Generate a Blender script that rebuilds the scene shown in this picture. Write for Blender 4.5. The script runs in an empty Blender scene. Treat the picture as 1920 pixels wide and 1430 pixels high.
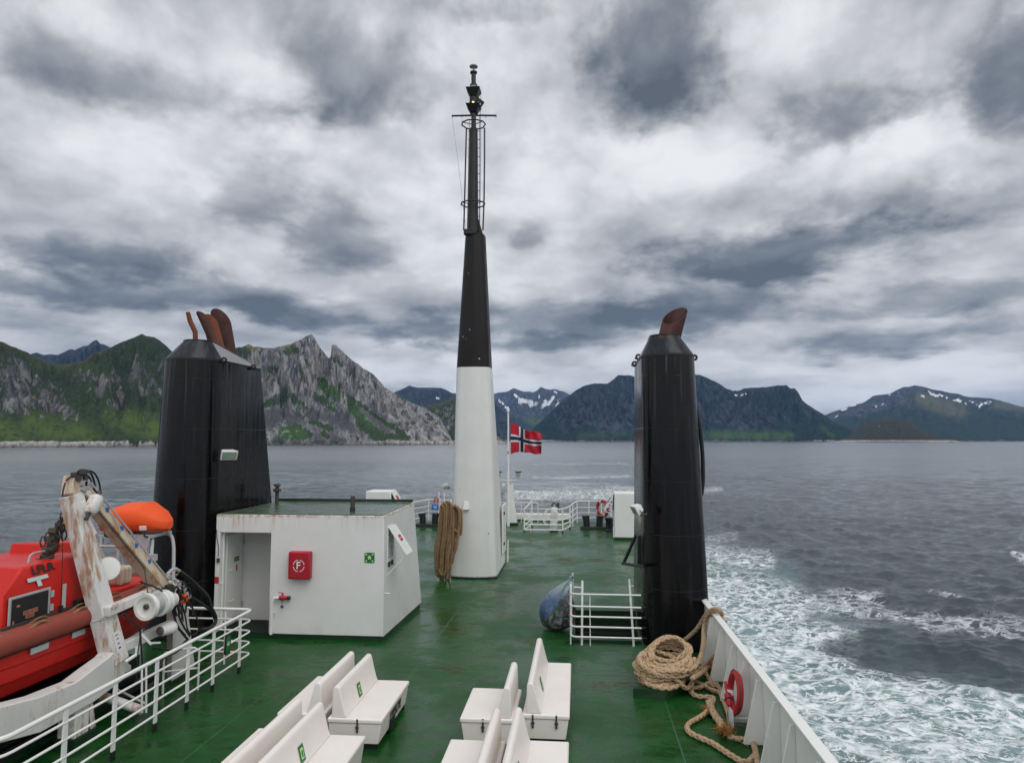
import bpy, bmesh, math, random
import numpy as np
from mathutils import Vector, Matrix

# ------------------------------------------------------------------ camera, sky, sun, exposure
S = bpy.context.scene
COL = S.collection
F, HC, HZ, VX = 1332.0, 4.7, 824.0, 1085.0        # lens in photo pixels, eye height, horizon row, stern vanishing column
PITCH = math.atan((HZ - 715) / F)
YAW = math.atan(((VX - 960) / F) / (math.cos(PITCH) + (HZ - 715) / F * math.sin(PITCH)))
_fh = Vector((-math.sin(YAW), math.cos(YAW), 0)); _r = Vector((math.cos(YAW), math.sin(YAW), 0)); _z = Vector((0, 0, 1))
_f = _fh * math.cos(PITCH) + _z * math.sin(PITCH); _u = _z * math.cos(PITCH) - _fh * math.sin(PITCH)
EYE = Vector((0, 0, HC))
WATER = -7.5
SUN_EL, SUN_AZ = 50.0, 138.0                       # degrees; azimuth clockwise from the stern (+Y)

cam = bpy.data.cameras.new('camera'); camo = bpy.data.objects.new('camera', cam); COL.objects.link(camo)
camo.location = EYE
camo.rotation_euler = (math.pi / 2 + PITCH, 0, YAW)
cam.sensor_fit = 'HORIZONTAL'; cam.sensor_width = 36.0; cam.lens = 36.0 * F / 1920.0
cam.clip_start = 0.05; cam.clip_end = 60000
S.camera = camo
S.view_settings.view_transform = 'Standard'; S.view_settings.look = 'None'
S.view_settings.exposure = 0.0; S.view_settings.gamma = 1.0; S.view_settings.use_curve_mapping = False
S.cycles.volume_bounces = 0
S.cycles.max_bounces = 8; S.cycles.glossy_bounces = 4; S.cycles.diffuse_bounces = 4

def ray(x, y):
    return _f + _r * ((x - 960) / F) + _u * ((715 - y) / F)
def P(x, y, X=None, Y=None, Z=None):
    """the point of the place seen at photo pixel x, y that lies on the plane X=, Y= or Z="""
    d = ray(x, y)
    t = X / d.x if X is not None else (Y / d.y if Y is not None else (Z - HC) / d.z)
    return EYE + d * t

# ---- node helpers
class NT:
    def __init__(s, tree): s.t = tree; s.n = tree.nodes; s.l = tree.links
    def add(s, typ, **kw):
        n = s.n.new(typ)
        for k, v in kw.items(): setattr(n, k, v)
        return n
    def put(s, sock, v):
        if v is None: return
        if isinstance(v, bpy.types.NodeSocket): s.l.new(v, sock)
        elif isinstance(v, (tuple, list)) and len(v) == 3 and sock.type == 'RGBA': sock.default_value = (*v, 1)
        else: sock.default_value = v
    def m(s, op, a, b=None, c=None, clamp=False):
        n = s.add('ShaderNodeMath', operation=op, use_clamp=clamp)
        for i, v in enumerate((a, b, c)): s.put(n.inputs[i], v) if v is not None else None
        return n.outputs[0]
    def v(s, op, a, b=None):
        n = s.add('ShaderNodeVectorMath', operation=op)
        s.put(n.inputs[0], a)
        if b is not None:
            if op == 'SCALE': s.put(n.inputs[3], b)
            else: s.put(n.inputs[1], b)
        return n.outputs['Value'] if op in ('DOT_PRODUCT', 'LENGTH', 'DISTANCE') else n.outputs[0]
    def noise(s, vec, scale=1.0, detail=4.0, rough=0.55, dist=0.0, color=False):
        n = s.add('ShaderNodeTexNoise', noise_dimensions='3D')
        s.put(n.inputs['Vector'], vec); s.put(n.inputs['Scale'], scale); s.put(n.inputs['Detail'], detail)
        s.put(n.inputs['Roughness'], rough); s.put(n.inputs['Distortion'], dist)
        return n.outputs['Color' if color else 'Fac']
    def voro(s, vec, scale=1.0, feature='F1', out='Distance', rnd=1.0):
        n = s.add('ShaderNodeTexVoronoi', feature=feature)
        s.put(n.inputs['Vector'], vec); s.put(n.inputs['Scale'], scale); s.put(n.inputs['Randomness'], rnd)
        return n.outputs[out]
    def mr(s, v, a, b, c=0.0, d=1.0, smooth=True):
        n = s.add('ShaderNodeMapRange', interpolation_type='SMOOTHSTEP' if smooth else 'LINEAR', clamp=True)
        s.put(n.inputs[0], v)
        for i, q in enumerate((a, b, c, d)): s.put(n.inputs[i + 1], q)
        return n.outputs[0]
    def mix(s, f, a, b, mode='MIX'):
        n = s.add('ShaderNodeMix', data_type='RGBA', blend_type=mode, clamp_factor=True)
        s.put(n.inputs[0], f); s.put(n.inputs[6], a); s.put(n.inputs[7], b)
        return n.outputs[2]
    def ramp(s, fac, stops):
        n = s.add('ShaderNodeValToRGB'); e = n.color_ramp.elements
        while len(e) < len(stops): e.new(0.5)
        for i, (p, c) in enumerate(stops):
            e[i].position = p; e[i].color = (*c, 1) if len(c) == 3 else c
        s.put(n.inputs[0], fac); return n.outputs[0]
    def sep(s, vec):
        n = s.add('ShaderNodeSeparateXYZ'); s.put(n.inputs[0], vec); return n.outputs
    def comb(s, x, y, z=0.0):
        n = s.add('ShaderNodeCombineXYZ')
        for i, q in enumerate((x, y, z)): s.put(n.inputs[i], q)
        return n.outputs[0]
    def attr(s, name):
        return s.add('ShaderNodeAttribute', attribute_name=name).outputs['Fac']
    def pos(s):
        return s.add('ShaderNodeNewGeometry').outputs['Position']
    def bump(s, h, strength=0.3, dist=0.02, normal=None):
        n = s.add('ShaderNodeBump'); s.put(n.inputs['Height'], h); s.put(n.inputs['Strength'], strength); s.put(n.inputs['Distance'], dist)
        if normal is not None: s.put(n.inputs['Normal'], normal)
        return n.outputs[0]

# ---- world: overcast sky, a thin Nishita base under layered cloud
def build_world():
    w = bpy.data.worlds.new('World'); S.world = w; w.use_nodes = True
    t = NT(w.node_tree); t.n.clear()
    gen = t.add('ShaderNodeTexCoord').outputs['Generated']
    x, y, z = t.sep(gen)
    zc = t.m('MAXIMUM', z, 0.0)
    el = t.m('ARCSINE', z); az = t.m('ARCTAN2', x, y)
    # cloud-deck coordinates: flattened more and more towards the horizon
    vv = t.m('MULTIPLY', t.m('LOGARITHM', t.m('ADD', t.m('MAXIMUM', el, -0.02), 0.11), math.e), 0.70)
    c0 = t.comb(az, vv, 0.7)
    wp = t.v('SUBTRACT', t.noise(c0, 3.0, 4.0, 0.55, color=True), (0.5, 0.5, 0.5))
    c1 = t.v('ADD', c0, t.v('SCALE', wp, 0.08))
    d0 = t.noise(c1, 4.2, 9.0, 0.56)
    dU = t.noise(t.v('ADD', c1, (0.0, 0.055, 0.0)), 4.2, 5.0, 0.5)
    d2 = t.noise(t.v('ADD', c1, (5.1, 2.2, 0.0)), 9.0, 7.0, 0.55)
    vn = t.add('ShaderNodeTexVoronoi', feature='SMOOTH_F1', voronoi_dimensions='2D'); t.put(vn.inputs['Vector'], t.v('ADD', c1, t.v('SCALE', t.v('SUBTRACT', t.noise(c0, 14.0, 5.0, 0.6, color=True), (0.5, 0.5, 0.5)), 0.05)))
    vn.inputs['Scale'].default_value = 7.0; vn.inputs['Detail'].default_value = 3.0; vn.inputs['Roughness'].default_value = 0.55; vn.inputs['Smoothness'].default_value = 0.35; vn.normalize = True
    lump = vn.outputs['Distance']
    d3 = t.noise(c1, 26.0, 5.0, 0.62)
    base = t.m('ADD', 0.615, t.m('MULTIPLY', t.m('SUBTRACT', 0.5, d0), 0.85))
    base = t.m('ADD', base, t.m('MULTIPLY', t.m('SUBTRACT', d0, dU), 1.25))
    base = t.m('ADD', base, t.m('MULTIPLY', t.m('SUBTRACT', 0.5, d2), 0.38))
    base = t.m('ADD', base, t.m('MULTIPLY', t.m('SUBTRACT', 0.36, lump), 0.55))
    base = t.m('ADD', base, t.m('MULTIPLY', t.m('SUBTRACT', 0.5, d3), 0.16))
    # named cloud masses of this afternoon (direction, size, how much lighter or darker)
    w2 = t.v('SUBTRACT', t.noise(t.v('ADD', c0, (3.3, 1.1, 0.0)), 6.5, 8.0, 0.60, color=True), (0.5, 0.5, 0.5))
    dirc = t.v('ADD', t.comb(az, el, 0.0), t.v('MULTIPLY', w2, (0.10, 0.075, 0.0)))
    rag = t.m('ADD', t.m('MULTIPLY', t.m('SUBTRACT', d0, 0.5), 1.5), t.m('ADD', t.m('MULTIPLY', t.m('SUBTRACT', d2, 0.5), 1.1), t.m('MULTIPLY', t.m('SUBTRACT', d3, 0.5), 0.4)))
    rag = t.m('ADD', rag, t.m('MULTIPLY', t.m('SUBTRACT', lump, 0.36), 0.9))
    total = base
    for (px, py, rx, ry, a) in CLOUDS:
        d = ray(px, py).normalized()
        u0, v0 = math.atan2(d.x, d.y), math.asin(d.z)
        k = d.normalized().dot(_f)
        e = t.v('MULTIPLY', t.v('SUBTRACT', dirc, (u0, v0, 0.0)), (F / rx / k, F / ry / k, 0.0))
        r2 = t.v('DOT_PRODUCT', e, e)
        if a < 0:                                             # a cloud: ragged firm edge, darker underside
            s = t.m('ADD', t.m('SUBTRACT', 1.26, t.m('SQRT', r2)), rag)
            g = t.m('MULTIPLY', t.mr(s, -0.12, 0.82), t.m('ADD', 0.92, t.v('DOT_PRODUCT', e, (0.0, -0.38, 0.0))))
            total = t.m('MULTIPLY_ADD', g, a * 1.12, total)
        else:
            g = t.m('EXPONENT', t.m('MULTIPLY', r2, -0.8)); total = t.m('MULTIPLY_ADD', g, a * 0.66, total)
    # out of the frame, up to the zenith and behind the camera, the overcast is thinner and brighter
    zen = t.mr(el, 0.6, 1.2)
    back = t.mr(y, 0.25, -0.4)
    total = t.m('ADD', total, t.m('MULTIPLY', zen, 0.10))
    col = t.ramp(total, [(0.0, (0.115, 0.135, 0.165)), (0.22, (0.20, 0.225, 0.26)), (0.45, (0.365, 0.385, 0.415)),
                         (0.66, (0.58, 0.593, 0.62)), (0.85, (0.80, 0.815, 0.84)), (1.0, (0.90, 0.91, 0.925))])
    lift = t.m('ADD', 1.0, t.m('ADD', t.m('MULTIPLY', zen, SKY_ZEN), t.m('MULTIPLY', back, SKY_BACK)))
    cloud = t.v('SCALE', col, t.m('MULTIPLY', lift, 10.0))
    sky = t.add('ShaderNodeTexSky', sky_type='NISHITA')
    sky.sun_disc = False; sky.sun_elevation = math.radians(SUN_EL); sky.sun_rotation = math.radians(SUN_AZ)
    sky.altitude = 10; sky.air_density = 1.0; sky.dust_density = 2.0
    colr = t.mix(0.97, sky.outputs[0], cloud)
    bg = t.add('ShaderNodeBackground'); t.put(bg.inputs[0], colr); bg.inputs[1].default_value = 0.1
    out = t.add('ShaderNodeOutputWorld'); t.l.new(bg.outputs[0], out.inputs[0])

SKY_ZEN, SKY_BACK = 0.30, 0.55
CLOUDS = [  # photo direction x, y, half-width, half-height, lighter(+)/darker(-)
    (1235, 90, 140, 150, -0.44), (1200, 215, 90, 60, -0.22), (1620, 205, 150, 66, -0.36), (1905, 110, 95, 130, -0.36), (1480, 470, 230, 55, -0.55),
    (1560, 400, 180, 50, -0.22), (1660, 640, 190, 30, -0.42), (1040, 600, 230, 40, -0.36), (980, 645, 160, 24, -0.30), (800, 622, 130, 28, -0.42), (480, 370, 95, 70, -0.24),
    (640, 450, 110, 60, -0.26), (170, 480, 200, 45, -0.36), (330, 560, 330, 30, -0.36), (230, 150, 330, 60, -0.24), (650, 130, 190, 80, -0.22),
    (1015, 450, 45, 32, -0.22), (1760, 390, 110, 50, -0.14), (900, 20, 160, 30, -0.22), (60, 600, 130, 35, -0.14), (560, 590, 150, 20, -0.22), (1750, 560, 200, 30, -0.30), (1300, 580, 160, 40, -0.30),
    (520, 255, 190, 45, 0.30), (270, 330, 170, 60, 0.26), (720, 340, 150, 60, 0.25), (1010, 330, 150, 90, 0.30), (1330, 300, 110, 45, 0.34),
    (1530, 300, 200, 34, 0.30), (1800, 285, 150, 45, 0.22), (760, 690, 140, 32, 0.30), (1620, 720, 260, 40, 0.28), (1500, 250, 60, 40, 0.2),
    (1800, 700, 160, 25, 0.2), (60, 250, 90, 50, 0.12), (1000, 120, 90, 130, 0.15), (1700, 60, 200, 50, 0.12), (560, 680, 160, 30, 0.06), (960, 540, 60, 30, 0.12), (700, 520, 40, 24, 0.16), (1820, 480, 110, 35, 0.10),
]
build_world()

sun = bpy.data.lights.new('sun', 'SUN'); suno = bpy.data.objects.new('sun', sun); COL.objects.link(suno)
sun.energy = 0.95; sun.angle = math.radians(38); sun.color = (1.0, 0.96, 0.88)
_sd = Vector((math.sin(math.radians(SUN_AZ)) * math.cos(math.radians(SUN_EL)), math.cos(math.radians(SUN_AZ)) * math.cos(math.radians(SUN_EL)), math.sin(math.radians(SUN_EL))))
suno.rotation_euler = _sd.to_track_quat('Z', 'Y').to_euler()
suno.location = (-30, -40, 60)

# ------------------------------------------------------------------ scene-building helpers
def tag(o, label=None, cat=None, group=None, kind=None):
    if label: o['label'] = label
    if cat: o['category'] = cat
    if group: o['group'] = group
    if kind: o['kind'] = kind
    return o
def thing(name, loc, label, cat, group=None):
    o = bpy.data.objects.new(name, None); COL.objects.link(o); o.location = loc; o.empty_display_size = 0.2
    return tag(o, label, cat, group)
def wloc(o):
    v = Vector((0, 0, 0))
    while o is not None: v += Vector(o.location); o = o.parent
    return v

class MB:
    """collects shapes in ship coordinates and links them as ONE mesh object"""
    def __init__(s): s.v = []; s.f = []; s.mi = []; s.cur = 0
    def face(s, idx): s.f.append(idx); s.mi.append(s.cur)
    def poly(s, pts):
        n = len(s.v); s.v += [tuple(p) for p in pts]; s.face(list(range(n, n + len(pts)))); return s
    def hexa(s, b, t):
        """solid between two four-cornered rings"""
        n = len(s.v); s.v += [tuple(p) for p in b] + [tuple(p) for p in t]; k = len(b)
        s.face(list(range(n + k - 1, n - 1, -1))); s.face(list(range(n + k, n + 2 * k)))
        for i in range(k):
            j = (i + 1) % k; s.face([n + i, n + j, n + k + j, n + k + i])
        return s
    def box(s, c, d, rot=None):
        c = Vector(c); hx, hy, hz = d[0] / 2, d[1] / 2, d[2] / 2
        pts = [Vector(p) for p in ((-hx, -hy, -hz), (hx, -hy, -hz), (hx, hy, -hz), (-hx, hy, -hz), (-hx, -hy, hz), (hx, -hy, hz), (hx, hy, hz), (-hx, hy, hz))]
        if rot is not None: pts = [rot @ p for p in pts]
        pts = [c + p for p in pts]
        return s.hexa(pts[:4], pts[4:])
    def span(s, a, b):
        a, b = Vector(a), Vector(b); return s.box((a + b) / 2, [abs(q) for q in (b - a)])
    def beam(s, p0, p1, w, h, up=(0, 0, 1), w1=None, h1=None):
        """square bar from p0 to p1, w across, h along up"""
        p0, p1 = Vector(p0), Vector(p1); d = (p1 - p0).normalized(); sd = d.cross(Vector(up)).normalized(); u = sd.cross(d)
        w1 = w if w1 is None else w1; h1 = h if h1 is None else h1
        r = lambda p, w, h: [p - sd * w / 2 - u * h / 2, p + sd * w / 2 - u * h / 2, p + sd * w / 2 + u * h / 2, p - sd * w / 2 + u * h / 2]
        return s.hexa(r(p0, w, h), r(p1, w1, h1))
    def loft(s, rings, caps=True, closed=True):
        n0 = len(s.v); k = len(rings[0])
        for r in rings: s.v += [tuple(p) for p in r]
        for a in range(len(rings) - 1):
            for i in range(k if closed else k - 1):
                j = (i + 1) % k; s.face([n0 + a * k + i, n0 + a * k + j, n0 + (a + 1) * k + j, n0 + (a + 1) * k + i])
        if caps:
            s.face(list(range(n0 + k - 1, n0 - 1, -1))); e = n0 + (len(rings) - 1) * k; s.face(list(range(e, e + k)))
        return s
    def tube(s, pts, r, n=10, closed=False, caps=True):
        pts = [Vector(p) for p in pts]; N = len(pts)
        rr = r if isinstance(r, (list, tuple)) else [r] * N
        rings = []; side = None
        for i, p in enumerate(pts):
            if closed: d = pts[(i + 1) % N] - pts[i - 1]
            else: d = (pts[min(i + 1, N - 1)] - p).normalized() + (p - pts[max(i - 1, 0)]).normalized()
            d.normalize()
            if side is None:
                side = d.cross(Vector((0, 0, 1)))
                if side.length < 1e-3: side = d.cross(Vector((0, 1, 0)))
            side = (side - d * side.dot(d)).normalized(); up = d.cross(side)
            rings.append([p + (side * math.cos(a) + up * math.sin(a)) * rr[i] for a in (2 * math.pi * k / n for k in range(n))])
        if closed: rings.append(rings[0]); caps = False
        return s.loft(rings, caps)
    def cyl(s, p0, p1, r0, r1=None, n=20): return s.tube([p0, p1], [r0, r0 if r1 is None else r1], n)
    def lathe(s, base, axis, prof, n=24, caps=True):
        """profile of (distance along axis, radius)"""
        base = Vector(base); ax = Vector(axis).normalized(); sd = ax.cross(Vector((0, 0, 1)))
        if sd.length < 1e-3: sd = Vector((1, 0, 0))
        sd.normalize(); up = ax.cross(sd)
        return s.loft([[base + ax * h + (sd * math.cos(a) + up * math.sin(a)) * r for a in (2 * math.pi * k / n for k in range(n))] for h, r in prof], caps)
    def torus(s, c, axis, R, r, n=28, m=10):
        c = Vector(c); ax = Vector(axis).normalized(); sd = ax.cross(Vector((0, 0, 1)))
        if sd.length < 1e-3: sd = Vector((1, 0, 0))
        sd.normalize(); up = ax.cross(sd)
        return s.tube([c + (sd * math.cos(a) + up * math.sin(a)) * R for a in (2 * math.pi * k / n for k in range(n))], r, m, closed=True)
    def build(s, name, mat, parent=None, loc=None, bevel=0.0, seg=2, smooth=38, subsurf=0):
        o0 = wloc(parent) if parent is not None else Vector(loc if loc is not None else (0, 0, 0))
        me = bpy.data.meshes.new(name)
        me.from_pydata([tuple(Vector(p) - o0) for p in s.v], [], s.f); me.update()
        for m in (mat if isinstance(mat, (list, tuple)) else [mat]): me.materials.append(m)
        me.polygons.foreach_set('material_index', s.mi)
        bm = bmesh.new(); bm.from_mesh(me); bmesh.ops.recalc_face_normals(bm, faces=bm.faces); bm.to_mesh(me); bm.free()
        if smooth:
            me.polygons.foreach_set('use_smooth', [True] * len(me.polygons)); me.set_sharp_from_angle(angle=math.radians(smooth))
        o = bpy.data.objects.new(name, me); COL.objects.link(o)
        if parent is not None: o.parent = parent
        else: o.location = o0
        if bevel:
            b = o.modifiers.new('bevel', 'BEVEL'); b.width = bevel; b.segments = seg; b.limit_method = 'ANGLE'; b.angle_limit = math.radians(35); b.harden_normals = False
        if subsurf:
            b = o.modifiers.new('sub', 'SUBSURF'); b.levels = subsurf; b.render_levels = subsurf
        return o

def copy_tree(o, parent=None):
    c = o.copy(); COL.objects.link(c); c.parent = parent
    for ch in [k for k in bpy.data.objects if k.parent == o]: copy_tree(ch, c)
    return c

def text(body, size, mat, name, parent, origin, right, up, depth=0.0, align='CENTER', bold=0.0, sx=1.0):
    """lettering as a flat mesh standing at origin; right and up span its face"""
    cu = bpy.data.curves.new(name, 'FONT'); cu.body = body; cu.size = size; cu.align_x = align; cu.align_y = 'CENTER'; cu.extrude = depth; cu.offset = bold
    tmp = bpy.data.objects.new(name + '_src', cu); COL.objects.link(tmp)
    dg = bpy.context.evaluated_depsgraph_get(); dg.update()
    me = bpy.data.meshes.new_from_object(tmp.evaluated_get(dg)); me.name = name
    bpy.data.objects.remove(tmp); bpy.data.curves.remove(cu)
    r, u = Vector(right).normalized(), Vector(up).normalized(); n = r.cross(u)
    o0 = wloc(parent) if parent is not None else Vector(origin)
    for v in me.vertices:
        q = Vector(origin) + r * v.co.x * sx + u * v.co.y + n * v.co.z - o0; v.co = q
    me.materials.clear(); me.materials.append(mat)
    o = bpy.data.objects.new(name, me); COL.objects.link(o)
    if parent is not None: o.parent = parent
    else: o.location = o0
    return o

# ---- numpy gradient noise for land and water
def _hash(ix, iy, seed):
    h = (ix.astype(np.int64) * 374761393 + iy.astype(np.int64) * 668265263 + seed * 974634777) & 0x7fffffff
    h = ((h ^ (h >> 13)) * 1274126177) & 0x7fffffff
    return (h ^ (h >> 16)) & 0xffff
def pnoise(x, y, seed=0):
    ix, iy = np.floor(x), np.floor(y); fx, fy = x - ix, y - iy
    u, v = fx * fx * fx * (fx * (fx * 6 - 15) + 10), fy * fy * fy * (fy * (fy * 6 - 15) + 10)
    def g(a, b):
        th = _hash(ix + a, iy + b, seed) * (2 * math.pi / 65536)
        return np.cos(th) * (fx - a) + np.sin(th) * (fy - b)
    return (g(0, 0) * (1 - u) + g(1, 0) * u) * (1 - v) + (g(0, 1) * (1 - u) + g(1, 1) * u) * v
def fbm(x, y, oct=5, seed=0, gain=0.5, ridged=False):
    s = np.zeros_like(x); a = 1.0
    for o in range(oct):
        n = pnoise(x * 2 ** o, y * 2 ** o, seed + o * 17)
        s += a * ((1 - 2.2 * np.abs(n)) if ridged else n); a *= gain
    return s
def np_mesh(name, V, Fq, mat, attrs=None, smooth=True):
    me = bpy.data.meshes.new(name)
    me.vertices.add(len(V)); me.vertices.foreach_set('co', V.astype(np.float32).ravel())
    me.loops.add(Fq.size); me.polygons.add(len(Fq))
    me.loops.foreach_set('vertex_index', Fq.astype(np.int32).ravel())
    me.polygons.foreach_set('loop_start', np.arange(0, Fq.size, 4, dtype=np.int32))
    me.update(calc_edges=True); me.validate()
    if smooth: me.polygons.foreach_set('use_smooth', np.ones(len(me.polygons), dtype=bool))
    for k, a in (attrs or {}).items():
        at = me.attributes.new(k, 'FLOAT', 'POINT'); at.data.foreach_set('value', a.astype(np.float32).ravel())
    me.materials.append(mat)
    o = bpy.data.objects.new(name, me); COL.objects.link(o); return o
def grid_faces(nu, nv, wrap=False):
    i = np.arange(nu if wrap else nu - 1)[:, None]; j = np.arange(nv - 1)[None, :]
    i2 = (i + 1) % nu
    return np.stack([i * nv + j, i2 * nv + j, i2 * nv + j + 1, i * nv + j + 1], -1).reshape(-1, 4)
def mat_new(name):
    m = bpy.data.materials.new(name); m.use_nodes = True; t = NT(m.node_tree)
    return m, t, t.n['Principled BSDF']
def stroke_mask(px, py, strokes):
    out = np.zeros_like(px)
    for (x0, y0, x1, y1, w, a) in strokes:
        dx, dy = x1 - x0, y1 - y0; L = dx * dx + dy * dy + 1e-6
        tt = np.clip(((px - x0) * dx + (py - y0) * dy) / L, 0, 1)
        d = np.hypot(px - x0 - dx * tt, py - y0 - dy * tt) / w
        out = np.maximum(out, a * np.clip(1.4 - d, 0, 1))
    return out
def project(V):
    D = V - np.array(EYE); z = D @ np.array(_f)
    return 960 + F * (D @ np.array(_r)) / z, 715 - F * (D @ np.array(_u)) / z
# ------------------------------------------------------------------ sea
def m_sea():
    m, t, b = mat_new('sea_water')
    p = t.pos(); foam = t.attr('foam'); turq = t.attr('churn_light'); calm_sheen = t.attr('calm_sheen')
    wrp = t.v('SUBTRACT', t.noise(p, 0.5, 5.0, 0.6, color=True), (0.5, 0.5, 0.5))
    pw = t.v('MULTIPLY', t.v('ADD', p, t.v('MULTIPLY', wrp, (1.3, 1.3, 0.0))), (0.62, 1.0, 0.0))
    n = t.noise(pw, 0.9, 9.0, 0.68); nb = t.noise(p, 0.10, 4.0, 0.6); nf = t.noise(pw, 2.6, 6.0, 0.68)
    v1 = t.m('ABSOLUTE', t.m('SUBTRACT', t.noise(pw, 0.45, 6.0, 0.52), 0.5))
    v2 = t.m('ABSOLUTE', t.m('SUBTRACT', t.noise(t.v('ADD', pw, (31.0, 7.0, 0)), 1.5, 5.0, 0.58), 0.5))
    e1 = t.voro(pw, 0.8, 'DISTANCE_TO_EDGE')
    thick = t.mr(nf, 0.30, 0.68, 0.25, 1.5)
    lace = t.m('MAXIMUM', t.m('MULTIPLY', t.mr(v1, 0.034, 0.0), thick), t.m('MAXIMUM', t.m('MULTIPLY', t.mr(v2, 0.045, 0.0), thick), t.m('MULTIPLY', t.mr(e1, 0.12, 0.0), t.m('MULTIPLY', thick, 0.8))))
    dens = t.m('ADD', foam, t.m('MULTIPLY', t.m('SUBTRACT', nb, 0.5), 0.8))
    solid = t.m('MULTIPLY', t.mr(t.m('ADD', dens, t.m('MULTIPLY', t.m('SUBTRACT', n, 0.5), 2.6)), 0.74, 1.14), t.mr(nf, 0.25, 0.6, 0.5, 1.0))
    lacy = t.m('MULTIPLY', lace, t.mr(dens, 0.10, 0.66))
    haze = t.m('MULTIPLY', t.mr(dens, 0.25, 0.9), t.m('MULTIPLY', n, 0.18))
    cap = t.attr('cap')
    wh = t.m('MULTIPLY', t.mr(n, 0.52, 0.68), cap)
    fm = t.m('MINIMUM', t.m('MAXIMUM', t.m('MAXIMUM', t.m('ADD', solid, haze), lacy), wh), 0.95)
    fm = t.m('MULTIPLY', fm, t.mr(t.m('MAXIMUM', foam, cap), 0.02, 0.16))
    deep = t.mix(t.m('MULTIPLY', turq, t.mr(n, 0.15, 0.6)), t.mix(calm_sheen, (0.016, 0.032, 0.042), (0.125, 0.138, 0.150)), t.mix(calm_sheen, (0.15, 0.275, 0.285), (0.36, 0.39, 0.41)))  # base colour painted paler with distance, standing in for reflected sky
    col = t.mix(fm, deep, (0.80, 0.84, 0.85))
    t.put(b.inputs['Base Color'], col)
    t.put(b.inputs['Roughness'], t.mix(fm, t.mix(calm_sheen, (0.08,) * 3, (0.24,) * 3), (0.85,) * 3))
    b.inputs['IOR'].default_value = 1.50
    h = t.m('ADD', t.m('MULTIPLY', t.noise(t.v('MULTIPLY', p, (1.0, 1.6, 1.0)), 1.3, 5.0, 0.6), t.m('MULTIPLY_ADD', calm_sheen, -0.03, 0.11)), t.m('MULTIPLY', fm, 0.03))
    h = t.m('ADD', h, t.m('MULTIPLY', t.noise(t.v('MULTIPLY', p, (1.0, 1.8, 1.0)), 0.18, 3.0, 0.6), t.m('MULTIPLY', calm_sheen, 1.0)))
    slick = t.mr(t.noise(t.v('MULTIPLY', p, (0.5, 1.0, 1.0)), 0.012, 5.0, 0.6), 0.35, 0.65, 0.55, 1.35)
    t.put(b.inputs['Normal'], t.bump(t.m('MULTIPLY', h, slick), 1.0, 1.0))
    return m

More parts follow.
